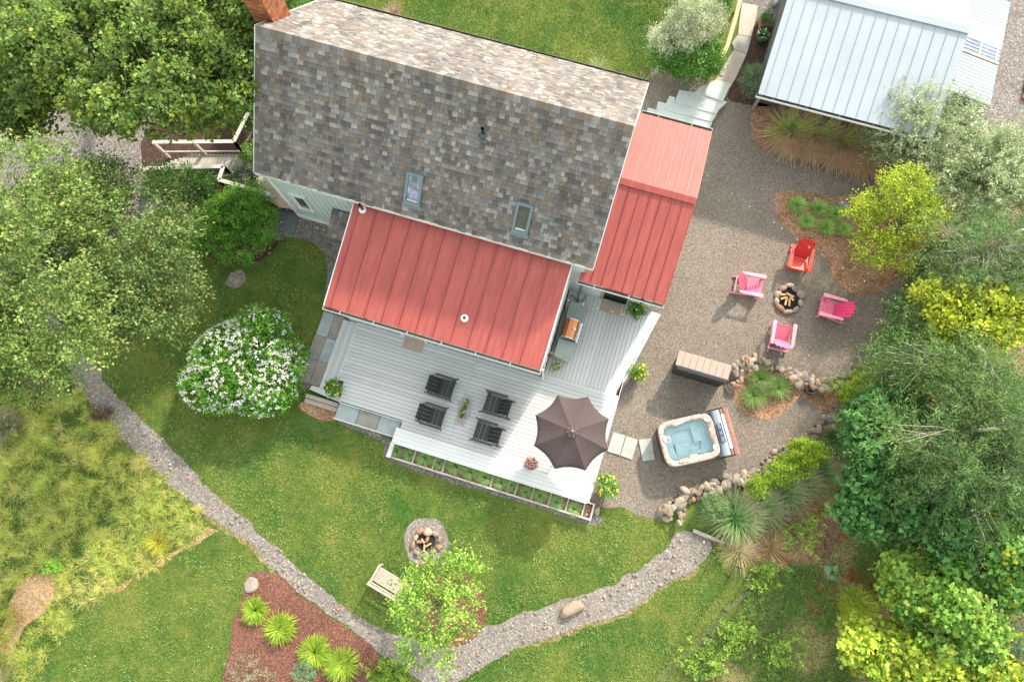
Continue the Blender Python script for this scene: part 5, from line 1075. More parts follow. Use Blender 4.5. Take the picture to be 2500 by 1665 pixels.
# meadow: clumps of long grass
n_c = 1000; straw_hole = dpoly([(-20, 1490), (5, 1430), (45, 1330), (130, 1312), (128, 1375), (100, 1412), (55, 1447), (20, 1510)]); cc = scatter_in(meadow, n_c, [path, straw_hole]); VV_, CC_ = [], []
pals = [[(.38, .43, .07), (.46, .46, .10), (.54, .48, .15)], [(.24, .36, .06), (.31, .40, .06), (.26, .38, .05)], [(.62, .50, .19), (.50, .46, .12), (.66, .50, .26)], [(.34, .42, .06), (.48, .47, .09)]]
for c in cc:
    nb_ = int(rng.integers(40, 80)); a = rng.uniform(0, 6.28, nb_); r = rng.uniform(.05, .22); b_ = np.column_stack([c[0]+np.cos(a)*r*rng.uniform(0, 1, nb_), c[1]+np.sin(a)*r*rng.uniform(0, 1, nb_), np.zeros(nb_)])
    wd = 2.6+noise.noise(Vector((c[0]*.4, c[1]*.4, 0)))*3; az = np.where(rng.uniform(0, 1, nb_) < .45, wd, a)+rng.normal(0, .5, nb_)
    v_, c_ = blades(nb_, b_, az, rng.uniform(.22, .42), 1.15, .007, pals[0]+pals[int((noise.noise(Vector((c[0]*.5, c[1]*.5, 4)))+.5)*4) % 4]+pals[3], None, .9, 3); VV_.append(v_); CC_.append(c_)
tag(link('tall_grass', npmesh('tall_grass', np.concatenate(VV_), 4, np.concatenate(CC_), LEAFG)), 'long uncut meadow grass left of the garden path', kind='stuff')
blade_field('meadow_grass', meadow, 60000, .16, .008, MBL, [path, straw_hole], .9, 'shorter green and straw coloured grass in the meadow', 2, GT)
# bright single tuft at the meadow edge
ytm = tuft_mesh('yellow_tuft', 260, .10, .52, .8, .010, [(.38, .36, .03), (.30, .32, .03), (.45, .40, .05)], None, .6)
tuft('yellow_tuft', 'bright yellow green grass tuft at the lower edge of the long meadow grass', D(365, 1245), ytm)
tuft('reed_tuft', 'greyish plumed grass clump cut by the left edge beside dark mulch', D(20, 985), tuft_mesh('plume', 500, .15, .9, .8, .012, [(.10, .15, .07), (.2, .2, .12)], [(.42, .34, .27)], .7, -1.9), scale=1)
tuft('reed_tuft', 'pale straw coloured grass clump cut by the left edge near the bottom corner', D(0, 1540), tuft_mesh('plume', 380, .15, .8, .8, .012, [(.2, .22, .08), (.35, .3, .14)], [(.5, .42, .26)], .7, 2.6))
# ================================================================== HAKONE CLUMPS (bottom bed)
hk = tuft_mesh('hakone', 900, .20, .46, .95, .017, [(.30, .40, .03), (.22, .34, .03), (.40, .46, .06), (.12, .24, .02)], None, .8)
for i, (x, y, s, lb) in enumerate(((590, 1402, .95, 'topmost of the yellow green grass mounds in the red mulch bed, beside the flat boulder'), (645, 1443, 1.05, 'tall oval yellow green grass mound, second from the flat boulder'), (724, 1498, .95, 'yellow green grass mound with a small shrub at its lower left'), (787, 1527, 1.0, 'rightmost yellow green grass mound in the red mulch bed near the path'))):
    tuft('golden_grass', lb, D(x, y, 0), tuft_mesh('hakone', 800+60*i, .17+.03*i, .43+.02*i, .95, .017, [(.30, .40, .03), (.22, .34, .03), (.40, .46, .06), (.12, .24, .02)], None, .8, [None, .9, None, -2.][i]), 'yellow green grass mounds in the red mulch bed', s)
hk2 = tuft_mesh('golden_patch', 1500, .55, .42, .55, .014, [(.40, .46, .04), (.32, .40, .04), (.50, .50, .09), (.18, .30, .03)], None, .7, .9)
tuft('golden_grass', 'wide patch of arching yellow green grass in the woodland planting, lower right', D(1968, 1395, 0), hk2, None, 1.0)
# ================================================================== ROUND TUFTS (chip island)
ft = tuft_mesh('fescue', 620, .10, .34, .95, .008, [(.18, .33, .07), (.24, .40, .09), (.34, .50, .14)], None, .75)
for x, y, s, lb in ((1832, 474, 1, 'round fine grass tuft at the left end of the upper row'), (1882, 480, 1, 'round fine grass tuft in the middle of the upper row'), (1922, 493, .95, 'round fine grass tuft at the right end of the upper row, by the grey boulder'), (1853, 511, .9, 'round fine grass tuft at the left end of the lower row'), (1898, 524, .98, 'round fine grass tuft in the middle of the lower row'), (1940, 530, .85, 'round fine grass tuft under the yellow green birch leaves')):
    tuft('fescue_tuft', lb, D(x, y, 0), ft, 'round green grass tufts in wood chips', s)
mg = tuft_mesh('moor_grass', 520, .12, .50, .85, .009, [(.09, .20, .04), (.14, .27, .06), (.24, .36, .10)], [(.32, .40, .16)], .8)
for x, y, s, lb in ((1745, 872, 1.0, 'uppermost arching green grass clump inside the curved stone wall'), (1731, 912, 1.05, 'lower left arching green grass clump nearest the hot tub'), (1788, 893, 1.0, 'right arching green grass clump beside the round bucket')):
    tuft('moor_grass', lb, D(x, y, 0), mg, 'three green grass clumps on the mulch island', s)
# planter grasses
pg = tuft_mesh('planter_grass', 300, .06, .36, .8, .007, [(.15, .27, .08), (.19, .33, .09), (.27, .42, .15)], [(.38, .48, .22)], .7)
for i, (x, y, s) in enumerate(((125, 230, .95), (265, 270, .85), (440, 310, 1.1), (590, 360, .95), (785, 400, 1.2), (945, 460, 1.1), (1105, 520, 1.15), (1290, 580, 1.05), (1395, 610, .95), (1560, 680, .9), (1710, 725, 1.0), (1890, 795, 1.0), (2095, 870, .95))):
    lbs = ['first grass at the left end of the long planter', 'second grass from the left end of the long planter', 'grass in the second bay of the long planter', 'grass between two close dividers in the long planter', 'tallest bushy grass near the middle of the long planter', 'grass to the right of the tallest planter grass', 'paler grass at the end of the widest planter bay', 'grass just right of the divider after the widest bay', 'grass crowding a divider left of the small single bays', 'small grass alone in the first narrow single bay', 'dark green grass alone in the second narrow single bay', 'dark grass in the bay with the white stones, left part', 'yellowish grass in the last planted bay by the white corner']
    p = P(940+x/4.529, 1050+y/4.529, .3); p.z = .18; tuft('planter_grass', lbs[i], p, pg, 'ornamental grasses in the long planter box', s)
# ================================================================== PINK PLUME GRASSES by the shed
pp = tuft_mesh('plume_grass', 1500, .22, 1.1, .85, .015, [(.42, .52, .08), (.30, .44, .08), (.56, .58, .16)], [(.72, .46, .38), (.78, .55, .46), (.62, .38, .30)], .75, -1.7, 4)
for x, y, s, lb in ((1815, 312, 1.05, 'leftmost pink plumed grass by the shed gutter corner'), (1868, 322, 1.1, 'pink plumed grass in front of the green ladder'), (1925, 338, 1.1, 'pink plumed grass right of the green ladder'), (1972, 352, 1.1, 'rightmost pink plumed grass beside the grey green willow')):
    tuft('plume_grass', lb, D(x, y, 0), pp, 'pink plumed grasses along the shed', s, rot=rng.uniform(-.3, .3))
rg = tuft_mesh('reed_grass', 1300, .3, .95, .95, .013, [(.10, .22, .06), (.16, .28, .09)], [(.46, .42, .28), (.36, .38, .2)], .7, .35, 4)
for x, y, s, lb in ((1690, 1190, 1.1, 'largest reed grass clump at the lower end of the stone wall'), (1800, 1130, .95, 'feathery reed grass clump below the middle of the stone wall'), (1880, 1085, .9, 'reed grass clump right of the lime shrubs by the stone wall'), (1925, 1010, .85, 'reed grass clump near the black hose at the top of the slope'), (1745, 1165, .95, 'reed grass clump squeezed between the largest clump and the lime shrubs'), (1835, 1105, .9, 'reed grass clump directly below the lime shrubs in the middle of the slope'), (1958, 965, .8, 'uppermost reed grass clump by the big leaved maple')):
    tuft('reed_grass', lb, D(x, y, 0), rg, 'reed grasses below the stone wall', s, rot=rng.uniform(-.4, .4))
for x, y, lb in ((1770, 1260, 'dried fallen straw grass on the slope below the reed grass'), (1880, 1170, 'dried orange straw grass clump higher on the slope')):
    tuft('dead_grass', lb, D(x, y, 0), tuft_mesh('dead_grass', 420, .25, .8, 1.25, .007, [(.42, .26, .13), (.50, .34, .2), (.3, .17, .09)], None, .5, -.6), None, 1, 'dead grass')
# ================================================================== TREES
G1 = [(.11, .19, .03), (.15, .24, .045), (.09, .165, .03), (.19, .27, .06)]
t, W, P0 = plant('maple_tree', 'large maple with yellow tipped leaves and pale bare twigs, filling the top left corner', 'tree', [(330, 130, 6.5, 2.6, 2.3, 1.4), (470, 120, 6, 1.7, 2.2, 1.2), (470, 225, 5.2, 1.4, .9, .9), (300, 240, 5.8, 1.3, .9, .9), (160, 90, 6.5, 2.0, 1.6, 1.3), (380, 20, 6.5, 3.0, 1.5, 1.3), (530, 60, 5.5, 1.0, 1.6, 1.2), (50, 170, 5.5, 1.6, 1.4, .9)],
    2000, 44, .62, .10, .105, .75, G1, base=(230, 60), r0=.28, bark=BARKP, nb=260, lobes=2, tips=[(.30, .36, .04), (.24, .32, .04)], tipf=.32, gap=.42, gfreq=.9, twigs=True)
t, W, P0 = plant('maple_tree', 'darker maple crown at the very left edge above the gravel drive', 'tree', [(20, 60, 5.5, 2.2, 2.0, 1.2), (90, 200, 5.0, 1.3, 1.0, .8), (0, 250, 5.0, 1.2, .9, .8)], 520, 44, .55, .15, .115, .75, [(.075, .15, .025), (.10, .18, .03)], base=(10, 100), r0=.22, bark=BARKP, nb=60, lobes=2, tips=[(.35, .36, .05)], tipf=.2, gap=.4, twigs=True)
G2 = [(.155, .235, .045), (.12, .20, .04), (.20, .28, .07), (.09, .165, .03)]
plant('birch_tree', 'large pale green birch at the left edge hanging over the garden path', 'tree', [(70, 620, 7, 2.0, 2.6, 1.6), (100, 790, 6.3, 1.8, 1.2, 1.1), (50, 440, 6.8, 1.7, 1.4, 1.2), (160, 500, 6, 1.3, 1.4, 1.0), (-40, 700, 6.5, 1.8, 2.2, 1.3), (60, 860, 5.6, 1.0, .7, .7)],
    1500, 36, .75, .09, .098, .6, G2, base=(60, 650), r0=.2, bark=BARKP, nb=110, tips=[(.36, .38, .12)], tipf=.3, gap=.30, gfreq=1.1, droop=.25)
plant('birch_tree', 'pale green birch reaching over the lawn towards the flowering shrub', 'tree', [(290, 560, 5.2, 2.0, 2.0, 1.3), (330, 670, 4.6, 1.5, 1.3, 1.0), (240, 700, 5.0, 1.3, 1.2, 1.0), (340, 460, 5.0, 1.1, 1.0, .9), (390, 690, 4.0, .8, .5, .5), (210, 450, 5.0, 1.2, 1.1, .9)],
    1150, 36, .7, .09, .092, .6, [(.13, .20, .05), (.10, .165, .04), (.17, .23, .07), (.075, .14, .03)], base=(270, 600), r0=.16, bark=BARKP, nb=90, tips=[(.34, .34, .10)], tipf=.22, gap=.42, gfreq=1.2, droop=.3)
plant('green_shrub', 'dense dark green maple-like shrub between the wooden walkway and the lawn', 'shrub', jit([(520, 510, 1.0, 1.35, 1.15, .95)], 12, .95)+[ (570, 470, 1.1, .8, .75, .8), (470, 540, .9, .8, .8, .7), (560, 570, .7, .7, .5, .6), (600, 520, .8, .55, .7, .6)], 900, 44, .3, .07, .07, .6, [(.07, .19, .018), (.10, .25, .025), (.15, .31, .035)], bark=BARK, r0=.06, nb=20, gap=.22, gfreq=2)
plant('green_shrub', 'low dark green shrub against the pale walkway railing', 'shrub', [(430, 430, .9, 1.0, .7, .7), (370, 420, .8, .6, .5, .5)], 330, 40, .3, .08, .07, .6, [(.04, .12, .02), (.07, .16, .03)], gap=.2, gfreq=2, part='foliage')
plant('green_shrub', 'light green shrub between the railing and the gable end of the house', 'shrub', [(565, 240, .9, .5, .9, .8), (570, 150, 1.0, .5, 1.2, .8)], 300, 36, .3, .08, .08, .65, [(.05, .15, .02), (.09, .2, .03)], gap=.2, gfreq=2, part='foliage')
plant('barberry_shrub', 'small round dark shrub poking through behind the railing beside the house', 'shrub', [(563, 412, .75, .42, .36, .5)], 120, 36, .18, .05, .05, .6, [(.03, .06, .03), (.05, .08, .035), (.02, .045, .02)], part='foliage')
plant('fern_plant', 'spiky bright plant under the corner of the walkway railing', 'plant', [(583, 355, .5, .3, .3, .3)], 60, 30, .3, .04, .12, .25, [(.08, .2, .03), (.2, .3, .06)], part='foliage')
# flowering shrub
fb = [(560, 835, .95, 1.8, 1.55, 1.0), (600, 775, 1.0, 1.1, 1.05, .95), (500, 880, .9, 1.2, 1.0, .85), (600, 885, .9, 1.25, 1.05, .85), (655, 830, .8, .75, .8, .75)]
t, W, P0 = plant('flowering_shrub', 'big rounded green shrub covered in white blossoms on the lawn', 'shrub', fb, 1500, 40, .28, .07, .075, .6, [(.07, .20, .015), (.10, .27, .02), (.15, .33, .03), (.045, .14, .012)], bark=BARK, r0=.08, nb=20, gap=.15, gfreq=1.6, zmin=-.2)
b0 = np.array(t.location); k = 1150
B = np.array(W)[rng.choice(5, k, p=[.42, .14, .18, .14, .12])]; d = norm(rng.normal(size=(k, 3))); d[:, 2] = np.abs(d[:, 2])*.9+.05; d = norm(d); d[:, 1] -= .04; q = B[:, :3]+d*B[:, 3:6]*1.09
nv = np.array([noise.noise(Vector(x*1.1)) for x in q]); q = q[nv > -.42]; V_, C_ = [], []; k = len(q); fl = np.repeat(q, 9, 0)+rng.normal(size=(k*9, 3))*np.array([.027, .027, .02]); az = rng.uniform(0, 6.28, k*9)
V_, C_ = leaves(fl, np.stack([np.cos(az), np.sin(az), np.zeros(k*9)], 1), .050, .85, [(.72, .72, .56), (.66, .70, .46), (.76, .76, .66)], 2.2, 1, np.repeat(rng.uniform(.7, 1.05, k), 9), .1)
tag(link('blossoms', npmesh('blossoms', V_-b0, 4, C_, PETAL), t), kind='stuff')
# small birch at the bottom
plant('young_birch_tree', 'small bright green birch in a mulch ring, hanging over the teak bench', 'tree', [(985, 1400, 2.8, .95, 1.0, .9), (1020, 1330, 2.4, .75, .6, .6), (940, 1360, 2.3, .55, .5, .5), (1060, 1400, 2.2, .6, .7, .5), (985, 1500, 2.2, .8, .55, .5), (1030, 1300, 2.0, .9, .35, .3), (1080, 1320, 1.8, .35, .6, .3)],
    330, 26, .40, .07, .085, .7, [(.16, .32, .03), (.22, .38, .05), (.30, .44, .08), (.10, .22, .02)], base=(1035, 1400), r0=.05, bark=BARK, nb=70, tips=[(.45, .50, .12)], tipf=.4, gap=.18, gfreq=1.7)
# top right shrubs
plant('variegated_shrub', 'large cream variegated shrub beside the wooden handrail at the top', 'shrub', jit([(1585, 60, 1.8, 1.1, 1.1, 1.0), (1540, 100, 1.5, .8, .7, .8), (1615, 50, 1.6, .7, .9, .8)], 5, .6), 750, 44, .35, .08, .06, .5, [(.42, .44, .28), (.34, .38, .22), (.20, .28, .12), (.48, .48, .34)], bark=BARK, r0=.06, nb=10, gap=.2, gfreq=1.8)
plant('green_shrub', 'green leafy shrub with white specks below the variegated shrub at the gravel edge', 'shrub', [(1600, 150, 1.0, .95, .45, .7), (1540, 130, .9, .6, .5, .6), (1625, 125, .9, .3, .4, .6), (1650, 10, 1.0, .3, .5, .5)], 560, 40, .3, .07, .075, .6, [(.06, .17, .02), (.09, .22, .03), (.13, .27, .04)], gap=.15, gfreq=2, part='foliage')
plant('grey_shrub', 'grey green needle-leaved shrub in dark mulch beside the silver shed', 'shrub', [(1735, 188, .6, .42, .55, .6)], 260, 34, .22, .04, .06, .22, [(.12, .20, .09), (.17, .25, .13), (.08, .14, .06)], part='foliage')
plant('hedge_plant', 'dark green shrubs behind the upper left roof corner', 'shrub', [(690, 5, .9, .9, .5, .7), (640, -20, .9, .8, .5, .7)], 200, 36, .3, .08, .07, .6, [(.03, .09, .015), (.05, .12, .02)], part='foliage')
for x, y, lb in ((905, 30, 'pinkish seed grass tuft showing above the back gutter'), (1470, 190, 'pale green grass tuft at the upper right roof corner'), (1375, 160, 'lime leaved plant peeking over the back gutter')):
    tuft('garden_grass', lb, D(x, y, 0), tuft_mesh('garden_grass', 160, .15, .45, .9, .010, [(.16, .22, .08), (.3, .3, .14)] if x < 1480 and x != 905 else [(.3, .2, .14)], None, .6))
# willows on the right
GW = [(.34, .40, .22), (.27, .34, .17), (.42, .46, .28), (.18, .25, .11)]
kw_ = dict(droop=-.05, gap=.2, gfreq=1.2, tips=[(.52, .54, .34)], tipf=.4, cup=.1)
plant('willow_shrub', 'large silvery green willow overlapping the corner of the shed roof', 'shrub', [(2130, 290, 2.0, 1.5, 1.0, 1.2), (2070, 330, 1.5, .8, .8, .9), (2180, 360, 1.8, 1.2, 1.0, 1.0), (2090, 260, 2.1, .8, .6, .9)], 1100, 40, .8, .035, .115, .26, GW, bark=BARK, r0=.08, nb=20, **kw_)
plant('willow_shrub', 'silvery green willow at the right edge below the gravel drive', 'shrub', [(2270, 400, 2.4, 1.2, 1.0, 1.2), (2330, 370, 2.2, 1.0, .9, 1.0), (2300, 480, 2.4, 1.2, 1.0, 1.2), (2210, 450, 2.0, 1.0, .9, 1.0)], 1100, 40, .8, .035, .115, .26, [(.30, .37, .18), (.24, .31, .14), (.36, .42, .22), (.16, .23, .09)], bark=BARK, r0=.08, nb=20, **kw_)
plant('willow_shrub', 'small spray of pale willow shoots against the dark carport opening', 'shrub', [(2200, 245, 1.8, .35, .35, .4)], 60, 30, .5, .03, .08, .25, [(.24, .30, .14)], droop=-.3, part='foliage')
plant('yellow_birch_tree', 'small lime yellow birch leaning over the wood chip bed by the willow', 'tree', [(2080, 440, 2.6, .75, .7, .7), (2050, 510, 2.2, .95, .8, .6), (2120, 500, 2.3, .6, .7, .6), (1990, 480, 2.0, .5, .45, .35), (2010, 570, 1.8, .7, .5, .4), (2070, 590, 1.6, .5, .4, .3)],
    640, 30, .38, .08, .065, .7, [(.34, .42, .025), (.27, .37, .02), (.40, .46, .04), (.18, .28, .02)], base=(2060, 560), r0=.05, bark=BARK, nb=60, gap=.2, gfreq=1.8, tips=[(.52, .52, .08)], tipf=.3)
plant('spirea_shrub', 'green shrub with faded pink seed heads under the lime yellow birch', 'shrub', [(2160, 600, .9, .8, .6, .7), (2210, 580, .9, .5, .5, .6), (2200, 650, .8, .5, .5, .5)], 420, 36, .28, .07, .06, .55, [(.07, .19, .02), (.12, .25, .03), (.38, .24, .16)], part='foliage', gap=.1, gfreq=2)
# conifers on the right edge
GC = [(.085, .175, .04), (.11, .20, .05), (.17, .26, .08), (.045, .11, .025)]
def conifer(label, blobs, n, pal=GC, base=None, name='hemlock_tree', **k):
    kk = dict(droop=.35, gap=.46, gfreq=.8, shell=.35, upw=.6, cup=.1, tips=[(.24, .34, .10)], tipf=.3); kk.update(k)
    return plant(name, label, 'tree', jit(blobs, 5, 1.25), n, 46, 1.1, .045, .105, .22, pal, base=base, r0=.2, bark=BARKP, nb=70, twigs=True, **kk)
conifer('feathery conifer at the right edge below the silvery willow', [(2290, 590, 4.42, 1.62, 1.296, 1.5), (2200, 570, 3.4, 0.8640000000000001, 0.756, 0.9), (2340, 660, 4.08, 1.08, 1.08, 1.12), (2210, 510, 3.13, 0.648, 0.54, 0.6)], 800, [(.09, .17, .05), (.13, .21, .07), (.06, .12, .035)])
conifer('feathery conifer reaching left over the end of the stone wall', [(2160, 840, 3.74, 1.62, 0.8640000000000001, 1.05), (2080, 850, 3.06, 0.9720000000000001, 0.54, 0.6), (2240, 880, 4.42, 1.4040000000000001, 1.08, 1.2), (2130, 740, 2.38, 0.54, 0.648, 0.45)], 1000, base=(2300, 870))
conifer('dark conifer with bare white branch ends at the middle of the right side', [(2200, 1000, 4.62, 1.7280000000000002, 1.296, 1.35), (2290, 960, 4.76, 1.296, 1.296, 1.35), (2110, 1010, 3.54, 0.9720000000000001, 0.756, 0.75)], 1000, [(.065, .14, .035), (.09, .175, .045), (.13, .22, .06)])
conifer('deep green conifer behind the dark maples on the right', [(2290, 1130, 4.76, 1.512, 1.4040000000000001, 1.35), (2200, 1120, 4.42, 1.296, 1.08, 1.05), (2330, 1050, 4.42, 1.08, 1.08, 1.12), (2120, 1120, 3.4, 0.8640000000000001, 0.648, 0.6)], 1000, [(.05, .12, .03), (.075, .15, .04), (.11, .19, .055)])
conifer('lowest dark conifer above the bright maples', [(2110, 1190, 2.45, 1.296, 0.648, 0.6), (2240, 1200, 3.06, 1.296, 0.756, 0.75), (2040, 1180, 1.9, 0.648, 0.43200000000000005, 0.38)], 560, [(.05, .11, .03), (.08, .15, .045)])
conifer('pale blue green pine in the bottom right corner', [(2310, 1470, 3.06, 0.8640000000000001, 1.1880000000000002, 1.2), (2290, 1540, 2.72, 0.9720000000000001, 0.8640000000000001, 0.9), (2340, 1390, 2.72, 0.48600000000000004, 0.648, 0.6)], 560, [(.13, .22, .10), (.17, .26, .13), (.10, .17, .07)], name='pine_tree', tips=[(.22, .32, .16)])
plant('yellow_maple_tree', 'golden yellow maple between the conifers on the right side', 'tree', [(2220, 720, 3.8, .95, .8, .7), (2160, 680, 3.6, .6, .4, .4), (2290, 730, 4, .8, .8, .7), (2200, 790, 3.3, .8, .5, .5), (2300, 660, 3.6, .7, .4, .5)], 640, 30, .35, .1, .10, .75, [(.42, .46, .03), (.34, .41, .03), (.50, .50, .05), (.25, .34, .02)], bark=BARK, r0=.1, nb=50, lobes=2, gap=.12, gfreq=1.4)
GM = [(.05, .16, .035), (.08, .21, .05), (.11, .26, .06)]
plant('dark_maple_tree', 'deep green big leaved maple at the slope top beside the hose', 'tree', [(2010, 990, 2.8, .8, .9, .7), (2040, 1060, 2.5, .8, .6, .6), (2060, 930, 2.8, .6, .5, .6)], 420, 26, .35, .10, .135, .85, GM, bark=BARK, r0=.07, nb=20, lobes=3, gap=.12, gfreq=1.4)
plant('dark_maple_tree', 'mid green maple with broad leaves under the dark conifers', 'tree', [(2010, 1110, 2.6, .7, .5, .5), (1990, 1180, 2.3, .7, .5, .5), (2160, 1170, 3.5, 1.1, .8, .6), (2200, 1230, 3.5, .9, .5, .5), (2080, 1240, 2.3, .7, .3, .4)], 460, 26, .35, .10, .135, .85, GM, bark=BARK, r0=.07, nb=20, lobes=3, gap=.15, gfreq=1.4)
GB = [(.15, .30, .04), (.20, .36, .05), (.10, .23, .03), (.27, .41, .06)]
kb = dict(lobes=3, gap=.32, gfreq=1.3, upw=1.4, tips=[(.42, .48, .04)], tipf=.15)
plant('bright_maple_tree', 'large bright green maple filling the lower right corner', 'tree', jit([(2170, 1400, 3.2, 1.5, 1.0, .9), (2080, 1360, 2.8, .8, .7, .6), (2230, 1470, 3.4, 1.3, .9, .9), (2120, 1310, 2.6, .9, .5, .5)], 4, 1.15), 1000, 26, .35, .10, .115, .85, GB, bark=BARK, r0=.1, nb=30, **kb)
plant('bright_maple_tree', 'light green maple at the right edge above the corner', 'tree', [(2320, 1240, 3.8, .9, 1.0, .9), (2240, 1290, 3.2, .9, .5, .6), (2340, 1330, 3.6, .7, .7, .7)], 560, 26, .35, .10, .125, .85, [(.14, .30, .05), (.20, .37, .06), (.10, .24, .04)], bark=BARK, r0=.1, nb=20, **kb)
plant('bright_maple_tree', 'yellow green maple cut by the bottom edge right of the golden grass', 'tree', jit([(2060, 1510, 2.8, 1.2, .8, .8), (2150, 1540, 3.0, 1.2, .8, .9), (1990, 1470, 2.2, .6, .5, .5), (2250, 1560, 3.2, 1.0, .6, .8)], 4, 1.15), 900, 26, .35, .10, .11, .85, [(.30, .42, .04), (.38, .47, .04), (.20, .34, .03), (.46, .50, .05)], bark=BARK, r0=.09, nb=30, **kb)
# lime shrubs by the wall
GL = [(.30, .44, .03), (.22, .36, .02), (.40, .50, .05), (.14, .26, .02)]
for bl, lb in (([(1985, 890, .7, .75, .65, .6), (1960, 910, .6, .5, .4, .5)], 'bright lime shrub at the end of the curved stone wall'), ([(1862, 1045, .6, .62, .45, .5)], 'lime leaved shrub just below the middle of the long stone wall'), ([(1805, 1082, .55, .5, .42, .45)], 'lime shrub left of the middle of the long stone wall, among reed grass'), ([(1745, 1120, .4, .35, .3, .35)], 'small lime shrub between reed grasses near the low end of the wall')):
    plant('lime_shrub', lb, 'shrub', jit(bl, 9, 1.1), int(300*bl[0][3]/.6), 36, .2, .05, .05, .65, GL, 'lime shrubs beside the stone walls', part='foliage', gap=.22, gfreq=3.5, shell=.3)
plant('sage_shrub', 'feathery grey green bush at the left foot of the reed grass', 'shrub', [(1640, 1165, .4, .4, .35, .35)], 120, 30, .25, .04, .06, .3, [(.12, .22, .08), (.18, .28, .1)], part='foliage')
plant('viburnum_shrub', 'dark green leafy bush under the conifer near the wall end', 'shrub', [(2090, 720, 1.0, .6, .6, .6), (2060, 790, .9, .6, .5, .6), (2120, 640, .9, .5, .5, .5), (2100, 790, 1.2, .5, .4, .5)], 420, 34, .3, .07, .07, .5, [(.06, .15, .03), (.1, .2, .05)], part='foliage')
for x, y, s, lb in ((868, 1540, 1, 'lime fern clump at the bottom end of the red mulch bed'), (905, 1545, .8, 'small lime fern beside the path at the bottom edge')):
    plant('fern_clump', lb, 'fern', [(x, y, .25, .38*s, .3*s, .2)], 50, 34, .32, .03, .07, .4, [(.28, .40, .05), (.2, .32, .04)], part='foliage', shell=.1)
plant('grey_herb', 'pale grey green herb in the lower left of the red mulch bed', 'plant', [(560, 1540, .2, .5, .4, .2), (600, 1570, .2, .5, .3, .2)], 110, 24, .25, .04, .04, .4, [(.3, .3, .2), (.2, .26, .14)], part='foliage')
plant('grey_herb', 'blue green herb between the two lower golden grass mounds', 'plant', [(700, 1548, .25, .3, .25, .25)], 70, 26, .2, .04, .05, .5, [(.14, .24, .12), (.2, .3, .15)], part='foliage')
plant('brown_herb', 'small dark bronze plant at the edge of the path under the birch', 'plant', [(232, 950, .15, .32, .2, .2)], 70, 24, .15, .04, .045, .5, [(.10, .05, .04), (.16, .09, .06), (.06, .06, .03)], part='foliage')
plant('lime_herb', 'bright lime herb at the top of the dry straw patch', 'plant', [(118, 1302, .2, .2, .16, .15)], 40, 22, .14, .04, .06, .7, [(.2, .42, .05), (.28, .48, .06)], part='foliage')
plant('yellow_herb', 'yellow green weeds beside the straw patch at the left edge', 'plant', [(10, 1440, .2, .35, .5, .2)], 90, 22, .2, .05, .05, .6, [(.3, .36, .05), (.4, .38, .06)], part='foliage')
# ================================================================== GROUND COVER (lower right)
cov = [D(1735, 1330), D(1800, 1300), D(1900, 1290), D(1960, 1220), D(2060, 1270), D(2100, 1300), D(2000, 1360), D(1920, 1400), D(2000, 1480), D(1960, 1600), D(1540, 1610), D(1600, 1500), D(1680, 1420)]
k = 2700; c = scatter_in(cov, k); nv = np.array([noise.noise(Vector((x*.7, y*.7, 9))) for x, y in c]); c = c[nv > -.12]; k = len(c); m_ = 18
q = np.repeat(np.column_stack([c, rng.uniform(.03, .25, k)]), m_, 0)+rng.normal(size=(k*m_, 3))*np.array([.07, .07, .02]); a = rng.uniform(0, 6.28, k*m_)
pc = np.array([(.26, .42, .06), (.17, .34, .07), (.13, .27, .07), (.36, .48, .10), (.22, .36, .12)])[rng.integers(0, 5, k)]
V_, C_ = leaves(q, np.stack([np.cos(a), np.sin(a), np.zeros(k*m_)], 1), .056, .55, [(1, 1, 1), (.8, .85, .8)], 1.6); C_ = C_*np.repeat(pc, m_, 0)
tag(link('ground_cover', npmesh('ground_cover', V_, 4, C_, LEAF)), 'mixed leafy ground cover on the woodland slope in the lower right', kind='stuff')
blade_field('woodland_grass', cov+[], 16000, .16, .008, LEAFG, [], 1.1, 'thin wild grass among the ground cover', 2, [(.24, .34, .08), (.34, .36, .12), (.46, .38, .2)])
blade_field('slope_grass', [D(1640, 1260), D(1700, 1250), D(1760, 1330), D(1720, 1420), D(1640, 1500), D(1540, 1600), D(1480, 1600), D(1680, 1330)], 20000, .14, .009, LEAFG, [], .9, 'rough grass along the wire fence', 2, [(.12, .2, .03), (.2, .26, .05), (.28, .28, .08)])
for x, y, n_, lb in ((1690, 1470, 90, 'lime green perennials beside the wire fence, upper clump'), (1620, 1530, 90, 'mid green perennials beside the wire fence at the bottom edge'), (1760, 1330, 60, 'small lime perennials near the fence bend'), (1800, 1500, 80, 'lime green perennials in the middle of the woodland slope'), (1850, 1230, 70, 'young green perennials on the slope below the straw grass')):
    plant('perennial_clump', lb, 'plant', jit([(x, y, .25, .7, .6, .2), (x+20, y-25, .2, .5, .4, .2)], 8, 1.2), n_, 22, .22, .04, .075, .5, [(.25, .42, .05), (.16, .32, .05), (.34, .47, .07)], part='foliage', shell=.1)
for x, y, lb in ((1780, 1225, 'sparse green seedlings on the dry brown slope'), (1860, 1160, 'low green weeds near the dried straw on the slope')):
    plant('slope_weeds', lb, 'plant', jit([(x, y, .12, .8, .6, .1)], 14, 1.2), 110, 14, .14, .04, .05, .55, [(.22, .36, .06), (.30, .42, .08)], part='foliage', shell=.1)
tuft('dead_grass', 'pale straw grass lying at the bottom of the dry slope by the fence', D(1700, 1265, 0), tuft_mesh('dead_grass', 500, .35, .7, 1.35, .006, [(.52, .38, .22), (.60, .45, .3)], None, .4, 2.6), None, 1, 'dead grass')
